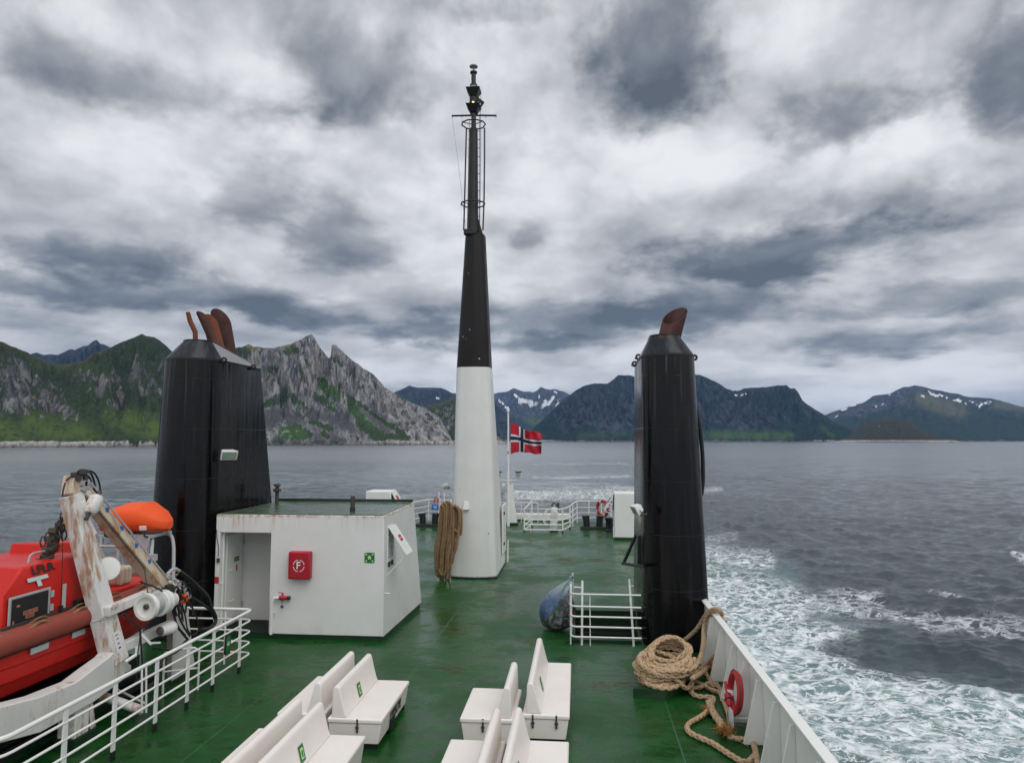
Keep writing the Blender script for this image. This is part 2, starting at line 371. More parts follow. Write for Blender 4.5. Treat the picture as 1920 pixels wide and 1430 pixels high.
def build_sea():
    fine = np.radians(np.linspace(-72, 72, 660)); rest = np.radians(np.linspace(72, 288, 92)[1:-1])
    az = np.concatenate([fine, rest]); r = list(np.geomspace(2.0, 18.0, 20))
    while r[-1] < 13500: r.append(r[-1] * (1 + float(np.interp(math.log(r[-1]), [math.log(150), math.log(1500), math.log(6000)], [0.0037, 0.011, 0.03]))))
    r = np.array(r); nr = len(r)
    A, R = np.meshgrid(az, r, indexing='ij')
    X, Y = R * np.sin(A), R * np.cos(A)
    dr = np.gradient(r)[None, :] * np.ones_like(A); da = R * math.radians(0.22)
    sp = np.maximum(dr, np.where((A > math.radians(72)), R * 0.05, da))
    rng = np.random.default_rng(5); Z = np.zeros_like(X); DX = np.zeros_like(X); DY = np.zeros_like(X)
    for k in range(80):
        lam = 0.8 * (13 / 0.8) ** rng.random(); th = math.radians(200 + rng.normal(0, 38)); ph = rng.random() * 6.28
        amp = 0.0092 * lam ** 0.62 * (0.55 + 0.9 * rng.random()); kk = 2 * math.pi / lam
        fade = np.clip(1.7 - sp / lam * 3.2, 0, 1)
        a = kk * (X * math.sin(th) + Y * math.cos(th)) + ph
        Z += amp * fade * np.cos(a); DX -= 0.75 * amp * fade * math.sin(th) * np.sin(a); DY -= 0.75 * amp * fade * math.cos(th) * np.sin(a)
    big = 0.55 + 0.9 * np.clip(fbm(X / 60, Y / 60, 3, 3) + 0.45, 0, 1.2)
    far = np.clip((900 - R) / 700, 0.35, 1); Z *= big * far; DX *= far; DY *= far
    Z += 0.16 * np.clip(1.5 - R / 120, 0, 1) * np.clip(1.6 - sp / 0.9, 0, 1) * (np.abs(fbm(X * 0.8, Y * 0.8, 3, 91)) - 0.3)
    cap = np.clip((Z - 0.24) / 0.2, 0, 1) * np.clip(fbm(X / 40, Y / 40, 3, 77) * 6 - 1.6, 0, 1)
    V = np.stack([X + DX, Y + DY, WATER + Z], -1).reshape(-1, 3)
    flat = np.stack([X, Y, np.full_like(X, WATER)], -1).reshape(-1, 3)
    front = (np.abs(A) < 1.3).ravel()
    px, py = project(flat); px = np.where(front, px, -9999); py = np.where(front, py, -9999)
    # foam thrown out by the hull and the wash of the screws (right of the ship and astern)
    foam = stroke_mask(px, py, [(1300, 1215, 1430, 1250, 70, 0.75), (1340, 1110, 1480, 1150, 55, 0.62), (1330, 1040, 1440, 1052, 22, 0.50), (1325, 1070, 1420, 1085, 20, 0.4),
        (1330, 1010, 1380, 1005, 12, 0.35), (1310, 920, 1350, 918, 7, 0.42), (1480, 1135, 1640, 1130, 26, 0.50), (1620, 1140, 1760, 1160, 22, 0.42), (1740, 1165, 1930, 1178, 22, 0.42),
        (1420, 1230, 1620, 1220, 60, 0.62), (1500, 1310, 1720, 1290, 75, 0.66), (1560, 1390, 1980, 1400, 90, 0.72), (1700, 1320, 1960, 1350, 55, 0.60), (1600, 1300, 1820, 1275, 26, 0.5), (1380, 1180, 1560, 1190, 30, 0.66),
        (1900, 1040, 1960, 1055, 8, 0.45), (1740, 1110, 1800, 1118, 7, 0.40), (1860, 1120, 1940, 1124, 7, 0.30), (1390, 1320, 1700, 1430, 120, 0.6),
        (960, 930, 1190, 925, 16, 0.50), (1000, 895, 1180, 893, 4, 0.40), (740, 935, 850, 930, 10, 0.28), (960, 905, 1180, 912, 6, 0.3), (1000, 870, 1180, 868, 3, 0.25)])
    churn_light = stroke_mask(px, py, [(1300, 1200, 1480, 1290, 150, 0.85), (1330, 1060, 1460, 1100, 50, 0.5), (1450, 1330, 1980, 1400, 120, 0.8), (1480, 1250, 1650, 1240, 60, 0.5), (960, 925, 1190, 922, 14, 0.25), (0, 855, 1190, 852, 22, 0.40), (0, 890, 1190, 890, 30, 0.36), (0, 940, 300, 960, 50, .25)])  # wake aeration; the long far strokes also paint missing sky brightness into the water
    dark = stroke_mask(px, py, [(1640, 1218, 1940, 1250, 40, 0.85), (1700, 1240, 1940, 1280, 34, 0.8), (1560, 1208, 1640, 1218, 20, .6)])
    dark = np.clip(dark + 0.5 * fbm(flat[:, 0] / 3.5, flat[:, 1] / 3.5, 4, 55) * (dark > 0.02) * (dark < 0.98), 0, 1)
    foam = foam * (1 - 0.85 * dark); churn_light = churn_light * (1 - dark)
    calm_sheen = np.clip((R - 50) / 500, 0, 1).ravel() ** 0.7
    o = np_mesh('sea', V, grid_faces(len(az), nr, wrap=True), m_sea(), {'foam': foam, 'churn_light': churn_light, 'calm_sheen': calm_sheen, 'cap': cap})
    tag(o, kind='structure')
build_sea()

# ------------------------------------------------------------------ land
def m_land(name, rock, rock2, veg, veg2, grass, rscale=1.0, snow=False, heath=None):
    m, t, b = mat_new(name)
    p = t.pos(); g = t.add('ShaderNodeNewGeometry'); nz = t.sep(g.outputs['Normal'])[2]
    ps = t.v('MULTIPLY', p, (rscale, rscale, rscale * 0.35))
    n1 = t.noise(ps, 0.012, 8.0, 0.62); n2 = t.noise(ps, 0.05, 7.0, 0.68); n3 = t.noise(t.v('SCALE', p, rscale), 0.18, 5.0, 0.6)
    ncol = t.noise(t.v('SCALE', p, rscale), 0.006, 4.0, 0.6)
    rc = t.mix(t.mr(n2, 0.42, 0.60), rock, rock2)
    rc = t.mix(t.mr(n1, 0.40, 0.62), rc, t.mix(0.5, rc, tuple(q * w for q, w in zip(rock2, (0.72, 0.62, 0.55)))))
    crack = t.mr(t.noise(t.v('MULTIPLY', p, (rscale, rscale, rscale * 0.22)), 0.05, 9.0, 0.75, 0.4), 0.42, 0.50, 0.0, 1.0)
    rc = t.mix(t.m('MULTIPLY', t.m('SUBTRACT', 1.0, crack), 0.8), rc, tuple(q * 0.25 for q in rock))
    vc = t.mix(t.mr(n3, 0.35, 0.65), veg, veg2)
    vc = t.mix(t.m('MULTIPLY', t.attr('grass'), t.mr(t.m('ADD', n2, t.m('MULTIPLY', n3, 0.5)), 0.50, 0.85)), vc, grass)
    if heath: vc = t.mix(t.attr('heath'), vc, heath)
    vf = t.m('ADD', t.attr('veg'), t.m('ADD', t.m('MULTIPLY', t.m('SUBTRACT', n1, 0.5), 2.2), t.m('MULTIPLY', t.m('SUBTRACT', n3, 0.5), 1.2)))
    vf = t.m('ADD', vf, t.m('MULTIPLY', t.m('SUBTRACT', nz, 0.62), 0.9))
    vf = t.mr(vf, 0.42, 0.62)
    sc = t.attr('scree')
    scol = t.mix(t.mr(t.noise(t.v('SCALE', p, rscale), 0.25, 8.0, 0.75), 0.35, 0.65), (0.060, 0.058, 0.066), (0.135, 0.128, 0.138))
    col = t.mix(sc, rc, scol)
    col = t.mix(vf, col, vc)
    sh = t.attr('shore')
    shn = t.mr(t.m('ADD', t.m('MULTIPLY', sh, 1.0), t.m('MULTIPLY', t.m('SUBTRACT', n2, 0.5), 1.2)), 0.45, 0.6)
    scr = t.mix(t.mr(t.noise(t.v('MULTIPLY', p, (rscale, rscale, rscale * 0.6)), 0.14, 8.0, 0.7), 0.36, 0.58), (0.13, 0.12, 0.115), (0.46, 0.43, 0.40))
    col = t.mix(shn, col, scr)
    col = t.mix(t.attr('tide'), col, (0.02, 0.018, 0.016))
    if snow:
        sn = t.mr(t.m('ADD', t.attr('snow'), t.m('MULTIPLY', t.m('SUBTRACT', n2, 0.5), 1.5)), 0.5, 0.58)
        col = t.mix(sn, col, (0.82, 0.84, 0.87))
    t.put(b.inputs['Base Color'], col); b.inputs['Roughness'].default_value = 0.95; b.inputs['Specular IOR Level'].default_value = 0.15
    hh = t.m('ADD', t.m('MULTIPLY', n2, 9.0), t.m('ADD', t.m('MULTIPLY', n1, 14.0), t.m('MULTIPLY', n3, 3.0)))
    t.put(b.inputs['Normal'], t.bump(hh, 0.9, 1.0 / rscale))
    return m

def land(name, ridge, dsh, drg, mat, nx=420, nv=130, prof=0.8, gully=0.16, glen=60.0, jag=1.2, seed=1, tint=None, back=0.9, base_y=None, layers=1):
    """a mountain: ridge outline as directions, dsh/drg metres to its shore and to its ridge; front face with gullies, a back slope behind"""
    rx = np.array([a for a, _ in ridge], float); ry = np.array([b for _, b in ridge], float)
    x = np.linspace(rx[0], rx[-1], nx); y = np.interp(x, rx, ry)
    sm = lambda v: (np.interp(x, *map(np.array, zip(*v))) if isinstance(v, list) else np.full(nx, float(v)))
    ds, dr = sm(dsh), sm(drg)
    y = y + jag * fbm(x / 14.0, x * 0 + 3.3, 4, seed) * 2.2
    nb = 26; t = np.concatenate([np.linspace(0, 1, nv), 1 + np.linspace(0, 1, nb)[1:]])
    dirs = np.array([tuple(ray(a, HZ)) for a in x]); hd = dirs[:, :2] / np.linalg.norm(dirs[:, :2], axis=1)[:, None]
    cs = hd @ np.array([_fh.x, _fh.y])                       # range along each direction from depth
    tang = (HZ - y) / F                                      # at pitch ~0 the rise per metre of depth, corrected below
    rr = np.array([tuple(ray(a, b)) for a, b in zip(x, y)]); rise = rr[:, 2] / np.linalg.norm(rr[:, :2], axis=1)
    U, T = np.meshgrid(np.arange(nx), t, indexing='ij')
    D = np.where(T <= 1, ds[:, None] + (dr - ds)[:, None] * T, dr[:, None] + (T - 1) * back * dr[:, None] * 0.45)
    topz = HC + rise * dr
    Ht = np.maximum(topz - WATER, 2.0)
    arc = np.cumsum(np.hypot(*np.gradient(hd * ds[:, None], axis=0).T)); AR = arc[:, None] * np.ones_like(T)
    prf = np.where(T <= 1, T ** prof, 1 - (T - 1) ** 1.2 * 0.98)
    gl = glen
    wob = fbm(AR / (gl * 3), T * 2.0, 3, seed + 40) * 0.9
    g1 = fbm(AR / gl + wob, T * 1.4 + wob, 5, seed + 5, 0.55, ridged=True) - 0.6
    g2 = fbm(AR / (gl * 0.28) + wob * 2, D / (gl * 0.5), 5, seed + 9, 0.55)
    env = np.clip(T * 5, 0, 1) * np.clip((1 - T) * 3.2, 0, 1) * (T <= 1)
    envb = (T > 1) * np.clip((T - 1) * 4, 0, 1)
    Zr = prf + env * gully * (g1 * 0.75 + g2 * 0.55) + envb * gully * g1 * 0.6
    Z = WATER + Ht[:, None] * np.clip(Zr, -0.02, 1.2)
    # keep every front slope under the skyline
    lim = HC + rise[:, None] * D * (1 - 0.012 * (1 - T) - 0.0005)
    Z = np.where(T < 0.999, np.minimum(Z, lim), Z)
    rock = np.clip(1 - T * 40, 0, 1)
    Z[:, 0] = WATER - 3
    # low jagged shore rocks
    shz = np.clip(1 - (Z - WATER) / 14.0, 0, 1)
    Z = Z + np.where((T < 0.10) & (T > 0.002), np.abs(fbm(AR / 16.0, D / 12.0, 4, seed + 61)) * 7.0, 0)
    V = np.stack([hd[:, 0:1] * D, hd[:, 1:2] * D, Z], -1).reshape(-1, 3)
    px, py = project(V)
    zz = (Z - WATER).ravel(); hrel = zz / np.repeat(Ht, len(t))
    at = {k: np.zeros(len(V)) for k in ('veg', 'grass', 'scree', 'snow', 'heath', 'shore', 'tide')}
    at['shore'] = np.clip((13.0 - zz) / 6.0, 0, 1) * (T.ravel() < 0.4)
    at['tide'] = np.clip((1.3 - zz) / 0.5, 0, 1)
    if tint: tint(at, px, py, hrel, zz, T.ravel())
    o = np_mesh(name, V, grid_faces(nx, len(t)), mat, at)
    return tag(o, kind='structure')

ROCK, ROCK2 = (0.15, 0.153, 0.165), (0.38, 0.375, 0.375)
DK, DK2 = (0.024, 0.038, 0.019), (0.046, 0.068, 0.028)
mat_near = m_land('green_hillside', (0.10, 0.10, 0.104), (0.24, 0.235, 0.235), DK, DK2, (0.085, 0.125, 0.028), heath=(0.095, 0.085, 0.05))
mat_cliff = m_land('grey_cliff', ROCK, ROCK2, (0.032, 0.052, 0.026), (0.055, 0.088, 0.035), (0.068, 0.135, 0.034), heath=(0.20, 0.165, 0.085))
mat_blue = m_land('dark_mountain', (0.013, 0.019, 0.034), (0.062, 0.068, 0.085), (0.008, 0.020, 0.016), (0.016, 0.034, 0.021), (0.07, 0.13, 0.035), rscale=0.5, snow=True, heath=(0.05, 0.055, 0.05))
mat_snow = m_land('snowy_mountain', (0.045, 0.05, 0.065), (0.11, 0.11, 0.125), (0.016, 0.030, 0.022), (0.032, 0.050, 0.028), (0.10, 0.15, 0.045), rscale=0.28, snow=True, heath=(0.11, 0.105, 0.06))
mat_isle = m_land('heather_island', (0.26, 0.25, 0.25), (0.40, 0.38, 0.37), (0.022, 0.027, 0.014), (0.05, 0.043, 0.022), (0.04, 0.05, 0.02), heath=(0.042, 0.036, 0.02))

def tint_near(at, px, py, h, z, T):
    at['veg'] = 0.94 + 0.25 * np.clip((h - 0.55) * 3, 0, 1) + 0.35 * np.clip((0.24 - h) * 6, 0, 1)
    at['veg'] -= 0.46 * stroke_mask(px, py, [(20, 700, 60, 790, 40, 1), (90, 755, 130, 790, 30, 1), (140, 700, 215, 715, 14, 1), (180, 745, 230, 770, 24, 0.9), (0, 690, 30, 760, 30, .8), (255, 700, 290, 740, 16, .6)])
    at['grass'] = stroke_mask(px, py, [(0, 800, 30, 825, 22, 1), (60, 795, 160, 818, 24, 0.9), (215, 780, 300, 806, 22, 1.0), (120, 800, 175, 818, 14, .8), (60, 680, 180, 690, 14, .25)])
    at['heath'] = np.clip((h - 0.78) * 4, 0, 0.7)
def tint_cliff(at, px, py, h, z, T):
    scr = [(498, 785, 600, 790, 22, 1), (498, 812, 650, 816, 16, .9), (600, 790, 650, 800, 22, 1), (640, 770, 700, 812, 16, 1), (690, 775, 735, 812, 14, 1), (498, 765, 540, 770, 14, .9)]
    gr = [(601, 714, 622, 740, 6, 1), (615, 730, 650, 762, 7, 1), (650, 755, 690, 800, 7, .95), (675, 790, 712, 820, 9, .95), (595, 744, 628, 768, 6, 1), (500, 757, 530, 752, 7, .9), (546, 744, 570, 766, 7, .9), (552, 770, 568, 782, 5, .8),
          (500, 818, 578, 814, 9, .9), (528, 801, 560, 800, 6, .95), (583, 790, 630, 806, 5, .85), (604, 812, 614, 818, 5, .8), (716, 818, 765, 820, 4, .8), (738, 802, 756, 816, 5, .8), (624, 724, 680, 762, 3.5, .8), (680, 762, 736, 802, 3.5, .75),
          (435, 664, 455, 660, 9, .9), (540, 658, 552, 655, 6, .8), (505, 690, 514, 694, 6, .8), (536, 728, 528, 745, 6, .8), (562, 690, 572, 716, 3, .6), (575, 672, 580, 690, 3, .6), (628, 672, 640, 684, 4, .6), (660, 700, 672, 712, 3, .5), (640, 812, 670, 822, 5, .6)]
    gr = [(x0, y0, x1, y1, w * 1.5, a_) for x0, y0, x1, y1, w, a_ in gr]
    nz = fbm(px / 9.0, py / 9.0, 4, 5); g = np.clip(stroke_mask(px + 5 * nz, py + 4 * nz, gr) + 0.5 * nz * (stroke_mask(px, py, gr) > 0.05), 0, 1)
    at['scree'] = np.clip(stroke_mask(px, py, scr) * 1.3, 0, 1) * (1 - np.clip(g, 0, 1))
    at['veg'] = -0.02 + 1.1 * np.clip(g * 1.4, 0, 1) + 0.12 * (px > 800) + 0.12 * np.clip((h - .45) * 4, 0, 1) - 0.5 * at['scree']
    at['grass'] = stroke_mask(px, py, [(605, 720, 650, 775, 12, 1), (620, 720, 700, 795, 9, .8), (505, 815, 560, 815, 18, .7), (540, 655, 552, 655, 8, .8)])
    top = np.clip((h - 0.90) * 12, 0, 1) * (px < 580) * (px > 462)
    at['heath'] = np.clip(top * 1.5, 0, 1); at['veg'] += top * 0.9
def tint_knoll(at, px, py, h, z, T):
    at['veg'] = 0.62 + 0 * px; at['heath'] = np.clip((h - 0.8) * 3, 0, .5); at['veg'] -= 0.4 * stroke_mask(px, py, [(810, 790, 830, 810, 14, 1), (930, 824, 945, 828, 12, 1.5)])
def tint_blue(at, px, py, h, z, T):
    at['veg'] = 0.52 + 0.35 * np.clip((0.25 - h) * 5, 0, 1) + 0.25 * np.clip((px - 1430) / 40, 0, 1) - 0.12 * np.clip((h - 0.4) * 3, 0, 1) + 0.25 * np.clip((1060 - px) / 30, 0, 1)
    at['veg'] -= 0.35 * stroke_mask(px, py, [(1060, 790, 1120, 775, 26, 1), (1130, 780, 1190, 770, 26, 1), (1330, 780, 1430, 790, 28, 1), (1400, 770, 1440, 800, 18, 1), (1090, 745, 1180, 745, 14, .6)])
    at['grass'] = stroke_mask(px, py, [(1320, 815, 1480, 818, 10, .8), (1370, 800, 1420, 815, 12, .6), (1540, 800, 1560, 815, 6, .6), (1090, 818, 1180, 815, 8, .4)])
    at['heath'] = np.clip((h - 0.8) * 3, 0, .8)
    at['snow'] = stroke_mask(px, py, [(1379, 740, 1382, 741, 2, .9), (1390, 741, 1394, 739, 2, .9), (1397, 739, 1399, 738, 1.6, .9)])
def tint_far(at, px, py, h, z, T):
    at['veg'] = 0.12 + 0 * px; at['snow'] = stroke_mask(px, py, [(818, 745, 823, 747, 2.0, .9)])
def tint_snow(at, px, py, h, z, T):
    at['veg'] = 0.15 + 0.8 * np.clip((0.45 - h) * 5, 0, 1); at['grass'] = stroke_mask(px, py, [(990, 775, 1005, 785, 14, 1)])
    at['snow'] = stroke_mask(px, py, [(965, 740, 974, 748, 2.6, 1), (978, 750, 1000, 755, 4.5, 1), (994, 760, 1006, 756, 3.5, 1), (1014, 762, 1024, 757, 4, 1), (1028, 757, 1038, 744, 3.4, 1), (949, 762, 954, 768, 3.5, 1),
        (936, 752, 944, 757, 2.4, .9), (1040, 734, 1044, 736, 2, .9), (1043, 762, 1048, 756, 2.5, .9), (1010, 746, 1012, 740, 1.8, .9), (972, 755, 976, 756, 2.5, .9), (1046, 750, 1052, 746, 1.6, .8), (1014, 733, 1016, 737, 1.5, .8), (1020, 752, 1024, 750, 2.4, .9)])
def tint_right(at, px, py, h, z, T):
    low = stroke_mask(px, py, [(1740, 800, 1940, 800, 42, 1), (1780, 785, 1940, 775, 16, 1)])
    at['veg'] = 0.10 + 0.75 * np.clip((0.58 - h) * 4, 0, 1) + 0.4 * low
    at['grass'] = stroke_mask(px, py, [(1745, 760, 1790, 772, 9, .7)]); at['heath'] = np.clip(stroke_mask(px, py, [(1725, 745, 1800, 770, 16, 1), (1870, 758, 1930, 765, 9, .9)]), 0, 1)
    at['veg'] += at['heath'] * 0.7
    at['snow'] = stroke_mask(px, py, [(1576, 769, 1590, 766, 1.8, .9), (1580, 764, 1600, 757, 2.2, .95), (1596, 760, 1604, 759, 2, .9), (1666, 741, 1669, 739, 1.7, .9), (1728, 742, 1733, 743, 1.8, .9), (1744, 737, 1757, 743, 2.4, 1), (1760, 738, 1768, 742, 2.0, .9),
        (1774, 745, 1778, 747, 2.2, .9), (1788, 749, 1802, 752, 2.4, 1), (1808, 757, 1811, 756, 2, .9), (1818, 752, 1824, 754, 1.6, .9), (1836, 762, 1842, 757, 2.4, 1), (1846, 756, 1859, 753, 1.9, 1), (1654, 757, 1658, 754, 1.6, .9), (1640, 762, 1645, 761, 1.3, .8), (1616, 769, 1618, 768, 1.3, .8), (1740, 735, 1743, 729, 1.2, .8), (1682, 737, 1685, 736, 1.2, .8), (1566, 781, 1572, 779, 1.4, .9), (1830, 758, 1834, 758, 1.3, .8)])
def tint_isle(at, px, py, h, z, T):
    at['veg'] = 0.8 + 0 * px; at['heath'] = np.clip((h - 0.4) * 1.6, 0, .8)

land('hills', [(-900, 700), (-500, 660), (-250, 600), (-60, 622), (0, 643), (30, 655), (57, 667), (92, 683), (125, 682), (150, 676), (168, 662), (178, 661), (200, 650), (230, 637), (258, 625), (268, 630), (280, 630), (292, 637), (320, 662), (360, 700), (420, 745), (460, 790), (492, 826)],
     1330, [(-900, 2300), (0, 2000), (170, 1900), (260, 2500), (400, 2100), (492, 1400)], mat_near, 640, 170, 0.72, 0.22, 55, 0.8, 11, tint_near)
land('hills', [(-300, 700), (-50, 690), (30, 672), (52, 662), (60, 661), (72, 664), (100, 665), (118, 656), (126, 653), (132, 656), (150, 647), (155, 648), (164, 640), (172, 636), (180, 645), (186, 644), (196, 650), (240, 668), (320, 690), (420, 720)],
     4200, 5000, mat_blue, 260, 60, 0.8, 0.2, 120, 0.9, 21, tint_far)
land('hills', [(330, 740), (380, 690), (425, 655), (440, 650), (448, 651), (461, 645), (470, 649), (505, 652), (540, 645), (565, 633), (579, 626), (584, 631), (592, 645), (603, 660), (613, 671), (617, 668), (618, 650), (620, 646), (627, 647), (640, 660), (655, 672), (680, 690), (700, 703), (720, 725), (745, 742), (775, 756), (800, 766), (825, 785), (842, 815), (850, 830)],
     [(330, 1500), (830, 1700), (850, 1700)], [(330, 2000), (580, 2150), (616, 2080), (700, 1990), (800, 1900), (850, 1760)], mat_cliff, 620, 190, 0.62, 0.20, 38, 0.8, 5, tint_cliff)
land('hills', [(700, 810), (760, 790), (780, 770), (806, 758), (825, 757), (845, 746), (860, 748), (885, 765), (905, 790), (928, 812), (940, 824), (950, 829)],
     2050, [(700, 2300), (850, 2600), (950, 2120)], mat_near, 240, 90, 0.75, 0.16, 45, 0.8, 31, tint_knoll)
land('hills', [(640, 790), (700, 750), (735, 737), (765, 723), (780, 726), (800, 727), (825, 727), (850, 737), (880, 742), (915, 742), (925, 747), (940, 766), (965, 790), (990, 813), (1003, 827)],
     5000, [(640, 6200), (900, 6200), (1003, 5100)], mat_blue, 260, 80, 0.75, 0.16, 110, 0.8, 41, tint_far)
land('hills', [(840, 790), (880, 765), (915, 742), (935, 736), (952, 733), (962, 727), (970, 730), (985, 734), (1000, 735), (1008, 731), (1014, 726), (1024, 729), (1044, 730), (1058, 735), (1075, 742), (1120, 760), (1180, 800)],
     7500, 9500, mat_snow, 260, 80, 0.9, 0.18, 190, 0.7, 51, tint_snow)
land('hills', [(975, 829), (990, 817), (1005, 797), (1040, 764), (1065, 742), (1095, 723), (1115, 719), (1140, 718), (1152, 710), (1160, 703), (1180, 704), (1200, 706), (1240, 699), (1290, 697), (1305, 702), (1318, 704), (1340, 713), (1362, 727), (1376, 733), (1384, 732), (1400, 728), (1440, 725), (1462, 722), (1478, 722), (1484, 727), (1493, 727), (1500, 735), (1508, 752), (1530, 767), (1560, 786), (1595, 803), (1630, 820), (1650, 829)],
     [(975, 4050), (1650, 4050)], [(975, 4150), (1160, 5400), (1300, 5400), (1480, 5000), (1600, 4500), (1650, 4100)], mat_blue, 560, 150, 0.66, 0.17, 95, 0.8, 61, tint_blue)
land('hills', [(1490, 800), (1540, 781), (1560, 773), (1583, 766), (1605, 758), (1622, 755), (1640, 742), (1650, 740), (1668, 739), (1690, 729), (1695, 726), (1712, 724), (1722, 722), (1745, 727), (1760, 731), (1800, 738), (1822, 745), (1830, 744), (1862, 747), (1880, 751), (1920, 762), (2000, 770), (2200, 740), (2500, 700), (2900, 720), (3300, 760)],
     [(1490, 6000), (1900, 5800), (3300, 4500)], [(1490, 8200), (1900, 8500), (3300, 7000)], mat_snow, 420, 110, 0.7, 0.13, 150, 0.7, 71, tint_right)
land('island', [(1545, 829), (1562, 826), (1580, 822), (1592, 817), (1604, 808), (1618, 798), (1640, 788), (1660, 783), (1680, 783), (1698, 786), (1712, 793), (1740, 810), (1760, 819), (1790, 823), (1815, 828)],
     [(1545, 3700), (1815, 3900)], [(1545, 3720), (1670, 4150), (1815, 3920)], mat_isle, 260, 70, 0.7, 0.08, 60, 0.6, 81, tint_isle)

# air between here and the far shore
def build_haze():
    m = bpy.data.materials.new('sea_air'); m.use_nodes = True; t = NT(m.node_tree); t.n.clear()
    v = t.add('ShaderNodeVolumePrincipled'); v.inputs['Color'].default_value = (0.28, 0.54, 1.0, 1); v.inputs['Density'].default_value = HAZE
    v.inputs['Anisotropy'].default_value = 0.0
    out = t.add('ShaderNodeOutputMaterial'); t.l.new(v.outputs[0], out.inputs['Volume'])
    b = MB(); b.span((-15000, -15000, WATER - 6), (15000, 15000, 900)); o = b.build('haze', m, smooth=0); tag(o, kind='stuff')
HAZE = 3.6e-5
build_haze()
# ------------------------------------------------------------------ ship materials
def m_paint(name, col, rough=0.35, rust=0.0, dirt=0.12, streak=0.0, rustcol=(0.30, 0.12, 0.035), bumpy=0.05, spec=0.5, chips=0.0, col2=None):
    """brush-painted steel: faint mottling, dirt, rust runs below edges"""
    m, t, b = mat_new(name); p = t.pos()
    n = t.noise(p, 1.6, 6.0, 0.6); f = t.noise(p, 14.0, 4.0, 0.6)
    c = t.mix(t.mr(n, 0.3, 0.75, 0.0, dirt), col, tuple(q * 0.62 for q in col) if col2 is None else col2)
    st = t.noise(t.v('MULTIPLY', p, (11.0, 11.0, 0.55)), 1.0, 4.0, 0.6)
    if streak: c = t.mix(t.mr(st, 0.52, 0.78, 0.0, streak), c, tuple(q * 0.55 for q in col))
    if rust:
        r = t.m('MULTIPLY', t.mr(t.noise(t.v('MULTIPLY', p, (1.0, 1.0, 0.5)), 2.3, 7.0, 0.68), 0.66 - 0.15 * rust, 0.76 - 0.15 * rust), t.mr(st, 0.40, 0.62))
        sp = t.mr(t.noise(p, 9.0, 5.0, 0.7), 0.76 - 0.10 * rust, 0.84 - 0.08 * rust)
        c = t.mix(t.m('MAXIMUM', t.m('MULTIPLY', r, 0.8), sp), c, t.mix(f, rustcol, tuple(q * 0.65 for q in rustcol)))
    if chips:
        v = t.voro(p, 5.0, 'F1'); cl = t.noise(p, 1.1, 3.0, 0.6)
        c = t.mix(t.m('MULTIPLY', t.mr(t.m('ADD', v, t.m('MULTIPLY', f, 0.08)), 0.20, 0.16), t.mr(cl, 0.56, 0.60)), c, (0.65, 0.65, 0.62))
    t.put(b.inputs['Base Color'], c)
    t.put(b.inputs['Roughness'], t.mr(n, 0.3, 0.7, rough - 0.07, rough + 0.12)); b.inputs['Specular IOR Level'].default_value = spec
    t.put(b.inputs['Normal'], t.bump(t.m('ADD', t.m('MULTIPLY', f, 0.3), t.noise(p, 0.9, 2.0)), bumpy * 2, 0.05))
    return m
M = {}
M['white'] = m_paint('white_paint', (0.79, 0.79, 0.75), 0.38, 0.10, 0.16, 0.10)
M['white_rusty'] = m_paint('rust_streaked_white_paint', (0.74, 0.73, 0.70), 0.42, 1.35, 0.30, 0.2, (0.42, 0.17, 0.04))
M['beige'] = m_paint('weathered_beige_paint', (0.60, 0.50, 0.38), 0.5, 1.3, 0.35, 0.2, (0.42, 0.20, 0.06))
M['rail'] = m_paint('white_rail_paint', (0.78, 0.78, 0.75), 0.35, 0.12, 0.12)
M['bench'] = m_paint('bench_fibreglass', (0.82, 0.775, 0.735), 0.34, 0.0, 0.35, 0.06, col2=(0.72, 0.62, 0.52))
M['black_steel'] = m_paint('black_gear_paint', (0.014, 0.014, 0.015), 0.45, 0.05, 0.2)
M['mast_black'] = m_paint('chipped_black_paint', (0.008, 0.0065, 0.0065), 0.40, 0.0, 0.2, 0.3, chips=1.0, spec=0.3)
M['dk_green'] = m_paint('dark_green_paint', (0.010, 0.040, 0.014), 0.35, 0.25, 0.3)
M['red'] = m_paint('red_paint', (0.42, 0.010, 0.022), 0.4, 0.0, 0.15)
M['red_boat'] = m_paint('red_fibreglass', (0.60, 0.020, 0.014), 0.40, 0.0, 0.25, 0.18, col2=(0.46, 0.03, 0.025), spec=0.3)
M['red_tube'] = m_paint('faded_red_rubber', (0.30, 0.050, 0.030), 0.62, 0.0, 0.6, 0.3, col2=(0.17, 0.05, 0.035))
M['orange'] = m_paint('orange_fabric', (0.86, 0.095, 0.010), 0.65, 0.0, 0.2, bumpy=0.12)
M['steel'] = m_paint('galvanised_steel', (0.42, 0.42, 0.42), 0.4, 0.15, 0.3)
M['rubber'] = m_paint('black_rubber', (0.012, 0.012, 0.012), 0.5, 0.0, 0.2)
M['dark_steel'] = m_paint('dark_rusty_steel', (0.06, 0.05, 0.045), 0.55, 0.7, 0.3, rustcol=(0.16, 0.07, 0.03))
M['rust'] = m_paint('rusty_exhaust_steel', (0.085, 0.026, 0.017), 0.75, 0.0, 0.9, 0.4, col2=(0.025, 0.012, 0.011))
M['rust_bright'] = m_paint('orange_rust_steel', (0.19, 0.05, 0.02), 0.8, 0.0, 0.6, 0.2, col2=(0.09, 0.03, 0.016))
M['sign_green'] = m_paint('sign_green', (0.008, 0.155, 0.035), 0.4, 0, 0.08)
M['sign_lime'] = m_paint('sign_pale_green', (0.55, 0.80, 0.35), 0.5, 0, 0.1)
M['sign_white'] = m_paint('sign_white', (0.75, 0.75, 0.73), 0.5, 0, 0.1)
